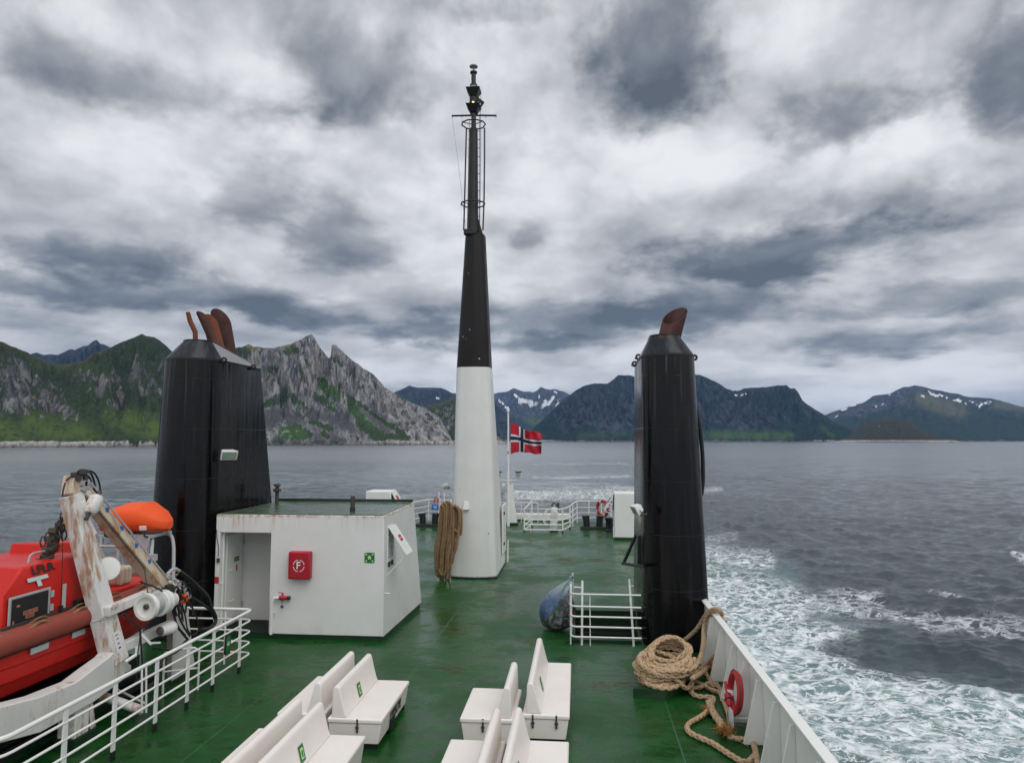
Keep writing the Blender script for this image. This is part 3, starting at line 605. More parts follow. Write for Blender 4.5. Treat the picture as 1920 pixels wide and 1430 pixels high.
M['sign_red'] = m_paint('sign_red', (0.40, 0.015, 0.04), 0.5, 0, 0.1)
M['sign_blue'] = m_paint('sign_blue', (0.02, 0.14, 0.42), 0.5, 0, 0.1)
M['ink'] = m_paint('black_ink', (0.012, 0.012, 0.012), 0.5, 0, 0.1)
M['tape'] = m_paint('reflective_tape', (0.50, 0.56, 0.54), 0.35, 0, 0.2)
M['grating'] = m_paint('dark_grating', (0.012, 0.02, 0.014), 0.6, 0, 0.2)
M['grey_pale'] = m_paint('pale_grey_cap', (0.26, 0.27, 0.29), 0.35, 0.1, 0.3)

def m_funnel():
    m, t, b = mat_new('funnel_black_paint'); p = t.pos(); x, y, z = t.sep(p)
    n = t.noise(p, 0.9, 5.0, 0.6)
    st = t.noise(t.v('MULTIPLY', p, (7.0, 7.0, 0.22)), 1.0, 5.0, 0.62)
    c = t.mix(t.mr(st, 0.45, 0.75, 0.0, 0.75), (0.0028, 0.0026, 0.0030), (0.017, 0.015, 0.014))
    # salt and rust runs hanging from the rim
    run = t.m('MULTIPLY', t.mr(t.noise(t.v('MULTIPLY', p, (13.0, 13.0, 0.16)), 1.0, 4.0, 0.6), 0.56, 0.74), t.mr(z, 3.4, 6.6))
    c = t.mix(t.m('MULTIPLY', run, 0.7), c, (0.085, 0.083, 0.09))
    ru = t.m('MULTIPLY', t.mr(t.noise(t.v('MULTIPLY', p, (4.0, 4.0, 0.10)), 1.0, 3.0, 0.6), 0.64, 0.76), 0.5)
    c = t.mix(ru, c, (0.055, 0.026, 0.012))
    # plate seams
    fr = t.m('ABSOLUTE', t.m('SUBTRACT', t.m('FRACT', t.m('ADD', t.m('DIVIDE', z, 1.22), 0.42)), 0.5))
    seam = t.mr(fr, 0.010, 0.0)
    c = t.mix(t.m('MULTIPLY', seam, 0.6), c, (0.022, 0.021, 0.021))
    t.put(b.inputs['Base Color'], c)
    t.put(b.inputs['Roughness'], t.m('ADD', t.mr(st, 0.3, 0.7, 0.10, 0.24), t.m('MULTIPLY', t.mr(n, 0.4, 0.6), 0.08)))
    b.inputs['Specular IOR Level'].default_value = 0.28
    h = t.m('ADD', t.m('MULTIPLY', t.noise(p, 1.3, 3.0), 0.6), t.m('SUBTRACT', t.m('MULTIPLY', t.noise(t.v('MULTIPLY', p, (2.0, 2.0, 0.15)), 1.6, 2.0), 0.8), t.m('MULTIPLY', seam, 0.35)))
    t.put(b.inputs['Normal'], t.bump(h, 0.22, 0.06))
    return m
M['funnel'] = m_funnel()
def m_funnel_cap():
    m, t, b = mat_new('heat_stained_cap'); p = t.pos()
    st = t.noise(t.v('MULTIPLY', p, (8.0, 8.0, 1.2)), 1.0, 5.0, 0.65); n = t.noise(p, 3.0, 5.0)
    c = t.mix(t.mr(st, 0.45, 0.72), (0.008, 0.010, 0.015), (0.035, 0.043, 0.060)); c = t.mix(t.mr(n, 0.62, 0.75), c, (0.09, 0.04, 0.02))
    t.put(b.inputs['Base Color'], c); b.inputs['Roughness'].default_value = 0.36; b.inputs['Specular IOR Level'].default_value = 0.3; return m
M['cap'] = m_funnel_cap()

def m_deck():
    m, t, b = mat_new('wet_green_deck_paint'); p = t.pos(); x, y, z = t.sep(p)
    big = t.noise(p, 0.38, 5.0, 0.6); mid = t.noise(t.v('MULTIPLY', p, (1.0, 1.7, 1.0)), 1.7, 8.0, 0.68, 0.4); fin = t.noise(p, 16.0, 6.0, 0.65)
    c = t.mix(t.mr(mid, 0.32, 0.68), (0.005, 0.045, 0.007), (0.010, 0.080, 0.014))
    worn = t.m('MULTIPLY', t.mr(t.m('ADD', mid, t.m('MULTIPLY', big, 0.7)), 0.88, 1.15), t.mr(fin, 0.36, 0.62))
    c = t.mix(t.m('MULTIPLY', worn, 0.30), c, (0.045, 0.14, 0.07))
    scuf = t.mr(t.noise(t.v('MULTIPLY', p, (1.0, 3.0, 1.0)), 3.3, 7.0, 0.72), 0.60, 0.72)
    c = t.mix(t.m('MULTIPLY', scuf, 0.22), c, (0.10, 0.16, 0.11))
    dk = t.mr(t.noise(t.v('MULTIPLY', p, (1.0, 2.4, 1.0)), 1.1, 7.0, 0.7), 0.58, 0.74)
    c = t.mix(t.m('MULTIPLY', dk, 0.55), c, (0.003, 0.018, 0.006))
    # rust scabs
    rn = t.m('ADD', t.noise(p, 0.55, 3.0, 0.5), t.m('MULTIPLY', t.noise(t.v('MULTIPLY', p, (1.0, 2.2, 1.0)), 3.4, 7.0, 0.7), 0.62))
    ru = t.mr(rn, 0.965, 1.03)
    c = t.mix(t.m('MULTIPLY', ru, 0.75), c, t.mix(fin, (0.05, 0.028, 0.012), (0.13, 0.055, 0.022)))
    sp = t.mr(t.noise(p, 7.0, 3.0, 0.6), 0.74, 0.79)
    c = t.mix(t.m('MULTIPLY', sp, 0.8), c, (0.12, 0.06, 0.03))
    # welded plate seams
    def seam(v, period, off, w):
        fr = t.m('ABSOLUTE', t.m('SUBTRACT', t.m('FRACT', t.m('ADD', t.m('DIVIDE', v, period), off)), 0.5)); return t.mr(fr, w / period, 0.0)
    sm = t.m('MAXIMUM', seam(x, 2.45, 0.5 - 0.62, 0.016), seam(y, 6.1, 0.08, 0.016))
    c = t.mix(t.m('MULTIPLY', sm, 0.38), c, (0.10, 0.18, 0.12))
    t.put(b.inputs['Base Color'], c)
    wet = t.mr(t.m('ADD', big, t.m('MULTIPLY', mid, 0.6)), 0.62, 0.98)
    rg = t.m('ADD', t.mr(wet, 0.0, 1.0, 0.17, 0.46), t.m('MULTIPLY', ru, 0.25))
    t.put(b.inputs['Roughness'], rg)
    b.inputs['Specular IOR Level'].default_value = 0.22
    h = t.m('ADD', t.m('ADD', t.m('MULTIPLY', mid, 0.5), t.m('MULTIPLY', fin, 0.10)), t.m('ADD', t.m('MULTIPLY', sm, 0.25), t.m('MULTIPLY', t.noise(p, 0.9, 2.0), 1.0)))
    t.put(b.inputs['Normal'], t.bump(h, 0.32, 0.05))
    return m
M['deck'] = m_deck()
M['roof'] = m_paint('worn_roof_green', (0.045, 0.085, 0.045), 0.22, 0.55, 0.6, 0.0, (0.20, 0.07, 0.03), col2=(0.10, 0.14, 0.10))
M['hull'] = m_paint('hull_white_paint', (0.7, 0.7, 0.68), 0.4, 0.2, 0.2)

def m_glass():
    m, t, b = mat_new('lamp_glass'); b.inputs['Base Color'].default_value = (0.26, 0.36, 0.29, 1); b.inputs['Roughness'].default_value = 0.08
    b.inputs['Coat Weight'].default_value = 0.6; return m
M['glass'] = m_glass()
def m_lit():
    m, t, b = mat_new('lit_lamp'); b.inputs['Base Color'].default_value = (0.8, 0.4, 0.1, 1)
    b.inputs['Emission Color'].default_value = (1.0, 0.55, 0.18, 1); b.inputs['Emission Strength'].default_value = 4.0; return m
M['lit'] = m_lit()
def m_rope(name, c1, c2):
    m, t, b = mat_new(name); p = t.pos()
    n = t.noise(p, 6.0, 5.0, 0.6); f = t.noise(p, 90.0, 3.0, 0.6)
    c = t.mix(t.mr(n, 0.3, 0.7), c1, c2); c = t.mix(t.mr(f, 0.35, 0.7, 0.0, 0.55), c, tuple(q * 0.4 for q in c1))
    t.put(b.inputs['Base Color'], c); b.inputs['Roughness'].default_value = 0.9; b.inputs['Specular IOR Level'].default_value = 0.15
    t.put(b.inputs['Normal'], t.bump(f, 0.6, 0.006)); return m
M['rope'] = m_rope('manila_rope', (0.46, 0.32, 0.19), (0.58, 0.42, 0.27))
M['rope_dark'] = m_rope('tarred_rope', (0.26, 0.16, 0.08), (0.37, 0.245, 0.135))

def smooth_path(pts, step):
    """Catmull-Rom through the points, resampled evenly"""
    p = [np.array(q, float) for q in pts]; p = [2 * p[0] - p[1]] + p + [2 * p[-1] - p[-2]]; out = []
    for i in range(1, len(p) - 2):
        a, b, c, d = p[i - 1:i + 3]
        for s in np.linspace(0, 1, 14, endpoint=False):
            out.append(0.5 * (2 * b + (c - a) * s + (2 * a - 5 * b + 4 * c - d) * s * s + (3 * b - a - 3 * c + d) * s ** 3))
    out.append(p[-2]); out = np.array(out)
    L = np.concatenate([[0], np.cumsum(np.linalg.norm(np.diff(out, axis=0), axis=1))])
    s = np.arange(0, L[-1], step)
    return np.stack([np.interp(s, L, out[:, k]) for k in range(3)], -1)
def rope_into(mb, pts, R, plait=True, m=6):
    """a laid rope: strands winding both ways round the path (plaited) or one way (twisted)"""
    step = R * 0.55; c = smooth_path(pts, step)
    if len(c) < 4: return
    T = np.gradient(c, axis=0); T /= np.linalg.norm(T, axis=1)[:, None]
    s = np.cross(T, [0.13, 0.21, 0.97]); s /= np.linalg.norm(s, axis=1)[:, None]
    for i in range(1, len(s)):                                # keep the frame from flipping
        v = s[i - 1] - T[i] * s[i - 1].dot(T[i]); s[i] = v / (np.linalg.norm(v) + 1e-9)
    u = np.cross(T, s); k = np.arange(len(c)) * step / (R * 5.6) * 2 * math.pi
    sets = [(1, 0), (1, math.pi), (-1, math.pi / 2), (-1, -math.pi / 2)] if plait else [(1, 0), (1, 2.094), (1, 4.189)]
    for sg, ph in sets:
        a = sg * k + ph; rr = R * 0.55 * (1 + (0.12 * np.cos(2 * k + (0 if sg > 0 else math.pi)) if plait else 0))
        q = c + s * (np.cos(a) * rr)[:, None] + u * (np.sin(a) * rr)[:, None]
        n = m; N0 = len(mb.v); t2 = np.gradient(q, axis=0); t2 /= np.linalg.norm(t2, axis=1)[:, None]
        s2 = np.cross(t2, u + s * 0.01); s2 /= np.linalg.norm(s2, axis=1)[:, None]
        for i in range(1, len(s2)):
            v = s2[i - 1] - t2[i] * s2[i - 1].dot(t2[i]); s2[i] = v / (np.linalg.norm(v) + 1e-9)
        u2 = np.cross(t2, s2); rs = R * 0.52
        th = np.arange(n) * 2 * math.pi / n
        V = q[:, None, :] + rs * (s2[:, None, :] * np.cos(th)[None, :, None] + u2[:, None, :] * np.sin(th)[None, :, None])
        mb.v += [tuple(p) for p in V.reshape(-1, 3)]
        for i in range(len(q) - 1):
            for j in range(n): mb.face([N0 + i * n + j, N0 + i * n + (j + 1) % n, N0 + (i + 1) * n + (j + 1) % n, N0 + (i + 1) * n + j])

# ------------------------------------------------------------------ deck and hull
CX = -3.735                                                   # the ship's centre line
mir = lambda p: Vector((2 * CX - p[0], p[1], p[2]))
EDGE = [(3.0, -9.0), (3.0, 31.0), (2.75, 35.0), (2.35, 38.0), (1.75, 40.6), (1.2, 41.9), (-0.4, 42.3)]
OUT = EDGE + [(2 * CX - x, y) for x, y in EDGE[:1:-1]] + [(2 * CX - 3.0, 15.9), (-11.6, 15.3), (-11.6, -9.0)]
HATCH = (-0.12, 17.15, 1.40, 18.95)
def build_deck():
    bm = bmesh.new()
    def loop(pts):
        vs = [bm.verts.new((x, y, 0)) for x, y in pts]
        return [bm.edges.new((vs[i], vs[(i + 1) % len(vs)])) for i in range(len(vs))]
    e = loop(OUT); x0, y0, x1, y1 = HATCH; e += loop([(x0, y0), (x1, y0), (x1, y1), (x0, y1)])
    bmesh.ops.triangle_fill(bm, use_beauty=True, use_dissolve=False, edges=e)
    for f in bm.faces:
        f.normal_update()
        if f.normal.z < 0: f.normal_flip()
    me = bpy.data.meshes.new('deck'); bm.to_mesh(me); bm.free(); me.materials.append(M['deck'])
    o = bpy.data.objects.new('deck', me); COL.objects.link(o); tag(o, kind='structure')
    h = MB()
    ins = [((x - CX) * 0.92 + CX, (y - 15) * 0.97 + 15) for x, y in OUT]
    h.loft([[(x, y, -0.006) for x, y in OUT], [(x, y, -2.4) for x, y in OUT], [(x, y, WATER - 2) for x, y in ins]], caps=False)
    tag(h.build('ship_hull', M['hull'], smooth=30), kind='structure')
    w = MB()
    for a, b, c, d in (((x0, y0), (x1, y0), 0, 0), ((x1, y0), (x1, y1), 0, 0), ((x1, y1), (x0, y1), 0, 0), ((x0, y1), (x0, y0), 0, 0)):
        w.poly([(a[0], a[1], -0.004), (b[0], b[1], -0.004), (b[0], b[1], -2.4), (a[0], a[1], -2.4)])
    w.poly([(x0, y0, -2.4), (x1, y0, -2.4), (x1, y1, -2.4), (x0, y1, -2.4)])
    st = thing('hatch_stair', ((x0 + x1) / 2, y0, -2.4), 'dark stairwell opening in the green deck inside the low white guard rail', 'stairwell')
    w.build('stairwell', M['grating'], st, smooth=0)
    g = MB()
    for i in range(8): g.span((x0 + 0.1, y1 - 0.28 - i * 0.19, -0.25 - i * 0.26), (x1 - 0.1, y1 - 0.06 - i * 0.19, -0.22 - i * 0.26))
    g.build('step', M['grating'], st, smooth=0)
    c = MB(); c.span((x0 - 0.03, y1 + 0.002, 0.002), (x1 + 0.03, y1 + 0.07, 0.30)); c.span((x0 - 0.07, y0, 0.002), (x0 - 0.002, y1, 0.10)); c.span((x0 - 0.07, y0 - 0.07, 0.002), (x1 + 0.03, y0 - 0.002, 0.07))
    c.build('coaming', M['dk_green'], st, bevel=0.008)
build_deck()

# ------------------------------------------------------------------ bulwark
def build_bulwark():
    t = thing('bulwark', (2.8, 11.0, 0), 'white ribbed steel bulwark along the ship side with a flat cap rail', 'bulwark')
    p = MB(); p.span((2.80, 9.86, 0.003), (2.83, 16.9, 1.06)); p.span((2.775, 3.0, 0.003), (2.805, 9.858, 1.09)); p.build('plate', M['white'], t)
    c = MB(); c.span((2.735, 9.90, 1.062), (2.87, 16.9, 1.10)); c.span((2.70, 3.0, 1.092), (2.85, 9.898, 1.135)); c.build('cap_rail', M['white'], t, bevel=0.008)
    for i, y in enumerate((15.5, 14.5, 13.45, 12.5, 11.62, 10.68, 9.87, 8.8, 7.8, 6.8)):
        r = MB(); x = 2.799 if y > 9.9 else 2.774
        r.hexa([(2.51, y, 0.035), (x, y, 0.035), (x, y + 0.016, 0.035), (2.51, y + 0.016, 0.035)], [(2.73, y, 1.0), (x, y, 1.04), (x, y + 0.016, 1.04), (2.73, y + 0.016, 1.0)])
        r.hexa([(2.495, y - 0.002, 0.035), (2.51, y - 0.002, 0.035), (2.51, y + 0.06, 0.035), (2.495, y + 0.06, 0.035)], [(2.715, y - 0.002, 1.0), (2.73, y - 0.002, 1.0), (2.73, y + 0.06, 1.0), (2.715, y + 0.06, 1.0)])
        r.build('rib', M['white'], t, bevel=0.004)
    h = MB(); h.lathe((2.796, 15.0, 0.62), (1, 0, 0), [(0, 0.12), (0.002, 0.12)], 20)
    for k in range(len(h.v)): x, y, z = h.v[k]; h.v[k] = (x, y, 0.42 + (z - 0.62) * 1.9)
    h.build('fairlead_hole', M['ink'], t)
build_bulwark()

# ------------------------------------------------------------------ funnels
def u_ring(xi, xo, yc, ya, z, za=None, n=18):
    """U-shaped section: round towards the camera, flat aft; xi inboard side, xo outboard"""
    xm, r = (xi + xo) / 2, (xo - xi) / 2; za = z if za is None else za
    pts = [Vector((xm - r * math.cos(a), yc - abs(r) * math.sin(a), z)) for a in (math.pi * k / n for k in range(n + 1))]
    return pts + [Vector((xo, ya, za)), Vector((xi, ya, za))]
def funnel_shape(name, label, pipes, y0=0.0, mirror=False, inb=1.45, xo=3.0, aft=(19.95, 19.2)):
    fx = (lambda p: mir(p)) if mirror else (lambda p: Vector(p))
    sh = lambda R: [fx((p[0], p[1] + y0, p[2])) for p in R]
    t = thing(name, fx((2.2, 17.6 + y0, 0)), label, 'funnel', 'two black ship funnels')
    zs = [0.002, 1.3, 2.6, 3.9, 5.2, 6.69]; rings = []
    for z in zs:
        k = z / 6.69; rings.append(sh(u_ring(inb + 0.06 * k, xo - 0.24 * k, 17.22 + 0.03 * k, aft[0] + (aft[1] - aft[0]) * k, z)))
    b = MB(); b.loft(rings); b.build('casing', M['funnel'], t, smooth=30)
    lip = MB(); lip.loft([sh(u_ring(inb + 0.045, xo - .225, 17.25, aft[1] + .015, 6.66)), sh(u_ring(inb + 0.045, xo - .225, 17.25, aft[1] + .015, 6.705))]); lip.build('rim', M['black_steel'], t, smooth=30)
    top = u_ring(1.72, 2.42, 17.15, 18.95, 7.16, 6.78); 
    top[-2] = Vector((xo - .34, aft[1] - .15, 6.76)); top[-1] = Vector((inb + .15, aft[1] - .15, 6.76))
    c = MB(); c.loft([sh(u_ring(inb + 0.06, xo - .24, 17.25, aft[1], 6.706)), sh(top)])
    co = c.build('cap', [M['cap'], M['grey_pale']], t, smooth=30)
    for p in co.data.polygons:                                # the flat aft facets of the cap are pale grey
        if p.center.y > -0.3 and abs(p.normal.x) > 0.3 and p.normal.z > 0.05: p.material_index = 1
    tl = MB(); tl.tube([p + Vector((0, 0, 0.01)) for p in sh(top)], 0.014, 6, closed=True); tl.build('cap_edge', M['black_steel'], t)
    return t, fx
def lug(t, p, ax):
    b = MB(); b.torus(p, ax, 0.055, 0.028, 14, 8); b.cyl(p - Vector((0.09 * ax[1], 0.0, 0.02)), p + Vector((0.0, 0, -0.06)), 0.03); b.build('lifting_lug', M['black_steel'], t)
def mitred(b, base, axis, L, r, cut, n=24, slope=1.15):
    """an open pipe ending in a slanting cut; cut is the direction the mouth leans to"""
    base, ax = Vector(base), Vector(axis).normalized(); c = Vector(cut); c = (c - ax * c.dot(ax)).normalized(); s = ax.cross(c)
    def ring(h, rr, k): return [base + ax * (h - k * slope * rr * math.cos(a)) + (c * math.cos(a) + s * math.sin(a)) * rr for a in (2 * math.pi * i / n for i in range(n))]
    b.loft([ring(0, r, 0), ring(L, r, 1), ring(L, r * 0.93, 1), ring(0.02, r * 0.93, 0)], caps=False)

def build_funnels():
    t, _ = funnel_shape('funnel', 'black funnel rising beside the bulwark, with one slanting rusty exhaust pipe', 1)
    b = MB(); base = P(1252, 640, Y=17.35)
    mitred(b, P(1251, 640, Y=17.3) - Vector((0, 0, 0.1)), P(1268, 574, Y=17.3) - P(1251, 640, Y=17.3), 0.74, 0.265, (-0.62, -0.78, 0.1), slope=1.12)
    b.build('exhaust_pipe', M['rust'], t, smooth=50)
    inn = MB(); b0 = base - Vector((0, 0, 0.2)); ax = (P(1270, 574, Y=17.35) - P(1256, 640, Y=17.35)).normalized()
    inn.cyl(b0, b0 + ax * 0.22, 0.25); inn.build('exhaust_lining', M['rust_bright'], t)
    for q in ((1197, 669, 18.5), (1190, 682, 19.2)): lug(t, P(q[0], q[1], Y=q[2]), (0, 1, 0))
    lug(t, P(1302, 670, Y=17.3), (0, 1, 0))
    hs = MB(); pts = [P(1307, 770, Y=18.0), P(1312, 800, Y=18.0), P(1317, 850, Y=18.0), P(1318, 900, Y=18.0), P(1315, 930, Y=18.0)]
    hs.tube(smooth_path(pts, 0.08), 0.05, 8); hs.build('side_hose', M['rubber'], t)
    sd = MB(); sd.box(P(1206, 1150, Y=17.2) - Vector((0.05, 0, 0)), (0.02, 0.02, 0.02)); 
    # folded black bracket on the inboard side
    k = thing('wall_bracket', P(1195, 1058, X=1.42), 'black folding steel bracket hinged on the inner side of the right-hand funnel', 'bracket')
    a0, a1, a2 = P(1192, 1004, X=1.40), P(1169, 1056, X=1.12), P(1204, 1061, X=1.40)
    q = MB(); q.beam(a0, a1, 0.05, 0.07); q.build('strut', M['black_steel'], k, bevel=0.006)
    q = MB(); q.beam(a1 - Vector((0.03, 0, 0)), a2, 0.06, 0.07); q.build('shelf_arm', M['black_steel'], k, bevel=0.006)
    q = MB(); q.beam(P(1199, 1003, X=1.41), P(1199, 1058, X=1.41), 0.09, 0.08, (0, 1, 0)); q.build('hinge_plate', M['black_steel'], k, bevel=0.006)
    # port funnel
    t, fx = funnel_shape('funnel', 'broad black funnel behind the white deckhouse, with four rusty exhaust pipes on top', 4, -0.15, True, 1.42, 3.14, (21.0, 19.42))
    def pipe(pts, r, mat=M['rust'], Y=17.15):
        b = MB(); b.tube([P(x, y, Y=Y + d) for x, y, d in pts], r, 14); b.build('exhaust_pipe', mat, t, smooth=60)
    pipe([(352, 585, -.1), (357, 603, -.05), (366, 622, 0), (367, 650, 0)], [0.05, 0.062, 0.062, 0.062], M['rust_bright'])
    b = MB(); p1, p0 = P(378, 590, Y=17.75), P(403, 645, Y=17.8); mitred(b, p0 - (p1 - p0) * 0.25, p1 - p0, (p1 - p0).length * 1.22, 0.11, (0.3, 0.9, 0.3)); b.build('exhaust_pipe', M['rust'], t, smooth=50)
    b = MB(); p1, p0 = P(394, 605, Y=18.2), P(407, 652, Y=18.2); mitred(b, p0 - (p1 - p0) * 0.3, p1 - p0, (p1 - p0).length * 1.28, 0.19, (-0.2, 1, 0.2)); b.build('exhaust_pipe', M['rust_bright'], t, smooth=50)
    b = MB(); p1, p0 = P(414, 597, Y=18.9), P(425, 660, Y=18.9); mitred(b, p0 - (p1 - p0) * 0.3, p1 - p0, (p1 - p0).length * 1.26, 0.25, (0.1, 1, 0.2)); b.build('exhaust_pipe', M['rust'], t, smooth=50)
    lug(t, P(420, 675, X=-8.9), (0.3, -0.95, 0)); lug(t, P(475, 688, X=-8.9), (0.3, -0.95, 0))
def floodlight(p, n, label, sc=1.0, name='floodlight', group=None):
    n = Vector(n).normalized(); sd = n.cross(Vector((0, 0, 1))).normalized(); u = sd.cross(n); R = Matrix((sd, n, u)).transposed()
    t = thing(name, p, label, 'floodlight', group)
    b = MB(); f = [(-.22, .0, -.13), (.22, .0, -.13), (.22, .0, .13), (-.22, .0, .13)]; k = [(-.15, -.2, -.07), (.15, -.2, -.07), (.15, -.2, .09), (-.15, -.2, .09)]
    b.hexa([p + R @ Vector(q) * sc for q in k], [p + R @ Vector(q) * sc for q in f]); b.build('housing', M['white'], t, bevel=0.012 * sc)
    b = MB(); b.box(p + R @ Vector((0, 0.006, 0)) * sc, (0.36 * sc, 0.012 * sc, 0.19 * sc), R); b.build('lamp_glass', M['glass'], t)
    b = MB(); b.tube([p + R @ Vector(q) * sc for q in ((-.235, -.08, 0), (-.235, -.1, -.2), (.235, -.1, -.2), (.235, -.08, 0))], 0.014 * sc, 6)
    b.cyl(p + R @ Vector((0, -.1, -.2)) * sc, p + R @ Vector((0, -.28, -.24)) * sc, 0.02 * sc, n=8); b.build('mounting_bracket', M['dark_steel'], t)
    return t
build_funnels()
floodlight(P(430, 854, X=-8.62), (0.72, -0.66, -0.42), 'white floodlight fixed to the side of the broad funnel above the deckhouse', 0.95)
floodlight(P(1189, 957, X=1.22), (-0.95, -0.25, -0.5), 'white floodlight on the inboard side of the right-hand funnel', 0.85)

# ------------------------------------------------------------------ deckhouse
def m_house():
    m, t, b = mat_new('deckhouse_white'); p = t.pos(); x, y, z = t.sep(p)
    n = t.noise(p, 1.2, 6.0, 0.6)
    c = t.mix(t.mr(n, 0.3, 0.7), (0.76, 0.755, 0.735), (0.70, 0.70, 0.67))
    st = t.mr(t.noise(t.v('MULTIPLY', p, (12.0, 3.0, 0.5)), 1.0, 5.0, 0.65), 0.50, 0.68)
    under = t.m('MULTIPLY', t.mr(z, 2.35, 2.9), t.mr(x, -6.6, -8.2, 0.25, 1.0))
    c = t.mix(t.m('MULTIPLY', t.m('MULTIPLY', st, under), 0.95), c, (0.46, 0.22, 0.07))
    edge = t.m('MULTIPLY', t.mr(z, 2.80, 2.895), t.mr(t.noise(p, 6.0, 6.0, 0.7), 0.42, 0.60))
    c = t.mix(t.m('MULTIPLY', edge, 0.75), c, (0.33, 0.14, 0.045))
    low = t.m('MULTIPLY', t.mr(z, 0.6, 0.1), t.mr(n, 0.45, 0.65)); c = t.mix(t.m('MULTIPLY', low, 0.25), c, (0.45, 0.42, 0.32))
    t.put(b.inputs['Base Color'], c); b.inputs['Roughness'].default_value = 0.42
    t.put(b.inputs['Normal'], t.bump(t.noise(p, 1.1, 2.0), 0.18, 0.05))
    return m
M['house'] = m_house()
def panel(name, mat, parent, o, r, u, w, h, d=0.02, bevel=0.0, label=None):
    """flat board centred at o, w along r, h along u, standing d proud"""
    r, u = Vector(r).normalized(), Vector(u).normalized(); n = r.cross(u); R = Matrix((r, u, n)).transposed()
    b = MB(); b.box(Vector(o) + n * d / 2, (w, h, d), R); return b.build(name, mat, parent, loc=o if parent is None else None, bevel=bevel)

def build_house():
    YF, YB, ZT = 16.66, 20.19, 2.9
    t = thing('deckhouse', (-6.6, 18.4, 0), 'white steel deckhouse with an open door recess and flat green roof', 'deckhouse')
    w = MB()
    w.hexa([(-7.36, YF, .12), (-4.57, YF, .12), (-4.46, YB, .12), (-7.36, YB, .12)], [(-7.36, YF, ZT), (-4.60, YF, ZT), (-4.71, YB, ZT), (-7.36, YB, ZT)])
    w.span((-8.74, 17.85, .12), (-7.361, YB, ZT)); w.span((-8.74, YF, 2.47), (-7.361, 17.849, ZT)); w.span((-8.74, YF, .12), (-8.64, 17.849, 2.469))
    w.build('wall', M['house'], t, bevel=0.012)
    c = MB(); c.hexa([(-8.72, YF + .03, .002), (-4.60, YF + .03, .002), (-4.50, YB - .03, .002), (-8.72, YB - .03, .002)], [(-8.72, YF + .03, .119), (-4.60, YF + .03, .119), (-4.50, YB - .03, .119), (-8.72, YB - .03, .119)]); c.build('base_coaming', M['dk_green'], t)
    r = MB(); r.hexa([(-8.70, YF + .05, ZT + .001), (-4.65, YF + .05, ZT + .001), (-4.75, YB - .04, ZT + .001), (-8.70, YB - .04, ZT + .001)], [(-8.70, YF + .05, ZT + .02), (-4.65, YF + .05, ZT + .02), (-4.75, YB - .04, ZT + .02), (-8.70, YB - .04, ZT + .02)]); r.build('roof', M['roof'], t)
    l = MB(); l.span((-8.7, YB - .035, ZT + .022), (-4.73, YB, ZT + .10)); l.build('roof_lip', M['dk_green'], t)
    g = MB()
    for i in range(14): g.span((-8.62, 16.70 + i * .08, .122), (-7.38, 16.735 + i * .08, .15))
    g.span((-8.63, 16.68, .1205), (-7.37, 17.84, .1215)); g.build('floor_grating', M['grating'], t, smooth=0)
    # door on the inner left side of the recess
    d = MB(); d.span((-8.636, 16.95, .30), (-8.59, 17.78, 2.36)); do = d.build('door', M['house'], t, bevel=0.01)
    for z in (0.75, 1.5, 2.05):
        h = MB(); h.tube([(-8.58, 17.1, z), (-8.53, 17.1, z), (-8.53, 17.24, z + .02)], 0.014, 8); h.build('handle', M['rail'], do)
    for z in (.55, 2.1):
        h = MB(); h.cyl((-8.575, 17.79, z - .06), (-8.575, 17.79, z + .06), 0.022, n=10); h.build('hinge', M['steel'], do)
    panel('notice', M['sign_green'], do, (-8.588, 17.45, 1.72), (0, 1, 0), (0, 0, 1), 0.26, 0.11, 0.004)
    text('UTGANG', 0.062, M['sign_lime'], 'lettering', do, (-8.582, 17.45, 1.72), (0, 1, 0), (0, 0, 1))
    panel('notice', M['sign_white'], do, (-8.588, 17.45, 1.50), (0, 1, 0), (0, 0, 1), 0.11, 0.2, 0.004)
    panel('notice', M['sign_red'], do, (-8.582, 17.45, 1.50), (0, 1, 0), (0, 0, 1), 0.07, 0.15, 0.003)
    p = MB(); p.cyl((-8.61, 16.80, .16), (-8.61, 16.80, 2.46), 0.028, n=10); p.box((-8.61, 16.80, 1.25), (.08, .08, .03)); p.build('corner_pipe', M['rail'], t)
    panel('red_notice', M['sign_red'], t, P(405, 1087, Y=YF) + Vector((0.02, 0, 0)), (1, 0, 0), (0, 0, 1), 0.10, 0.16, 0.006)
    cb = MB(); cb.tube(smooth_path([P(406, 992, Y=YF - .02), P(407, 1010, Y=YF - .03), P(410, 1026, Y=YF - .03), P(409, 1045, Y=YF - .03)], 0.05), 0.010, 6); cb.box(P(409, 1050, Y=YF - .03), (.06, .05, .1)); cb.build('door_hook', M['dark_steel'], t)
    # ventilation louvre with its raised flap, on the right-hand face
    X = -4.615; c0 = P(731, 1018, X=X)
    lv = MB(); 
    for i in range(9): lv.box(c0 + Vector((0.0, 0, .30 - i * .075)), (.05, .46, .02), Matrix.Rotation(0.6, 3, 'Y'))
    fr = MB(); fr.span(c0 + Vector((-.02, -.27, -.42)), c0 + Vector((.03, -.235, .42))); fr.span(c0 + Vector((-.02, .235, -.42)), c0 + Vector((.03, .27, .42))); fr.span(c0 + Vector((-.02, -.235, .36)), c0 + Vector((.03, .235, .42))); fr.span(c0 + Vector((-.02, -.235, -.42)), c0 + Vector((.03, .235, -.36)))
    v = fr.build('vent_frame', M['white'], t, bevel=0.005); lv.build('louvre', M['steel'], v)
    bk = MB(); bk.span(c0 + Vector((-.015, -.235, -.36)), c0 + Vector((-.004, .235, .36))); bk.build('vent_opening', M['ink'], v)
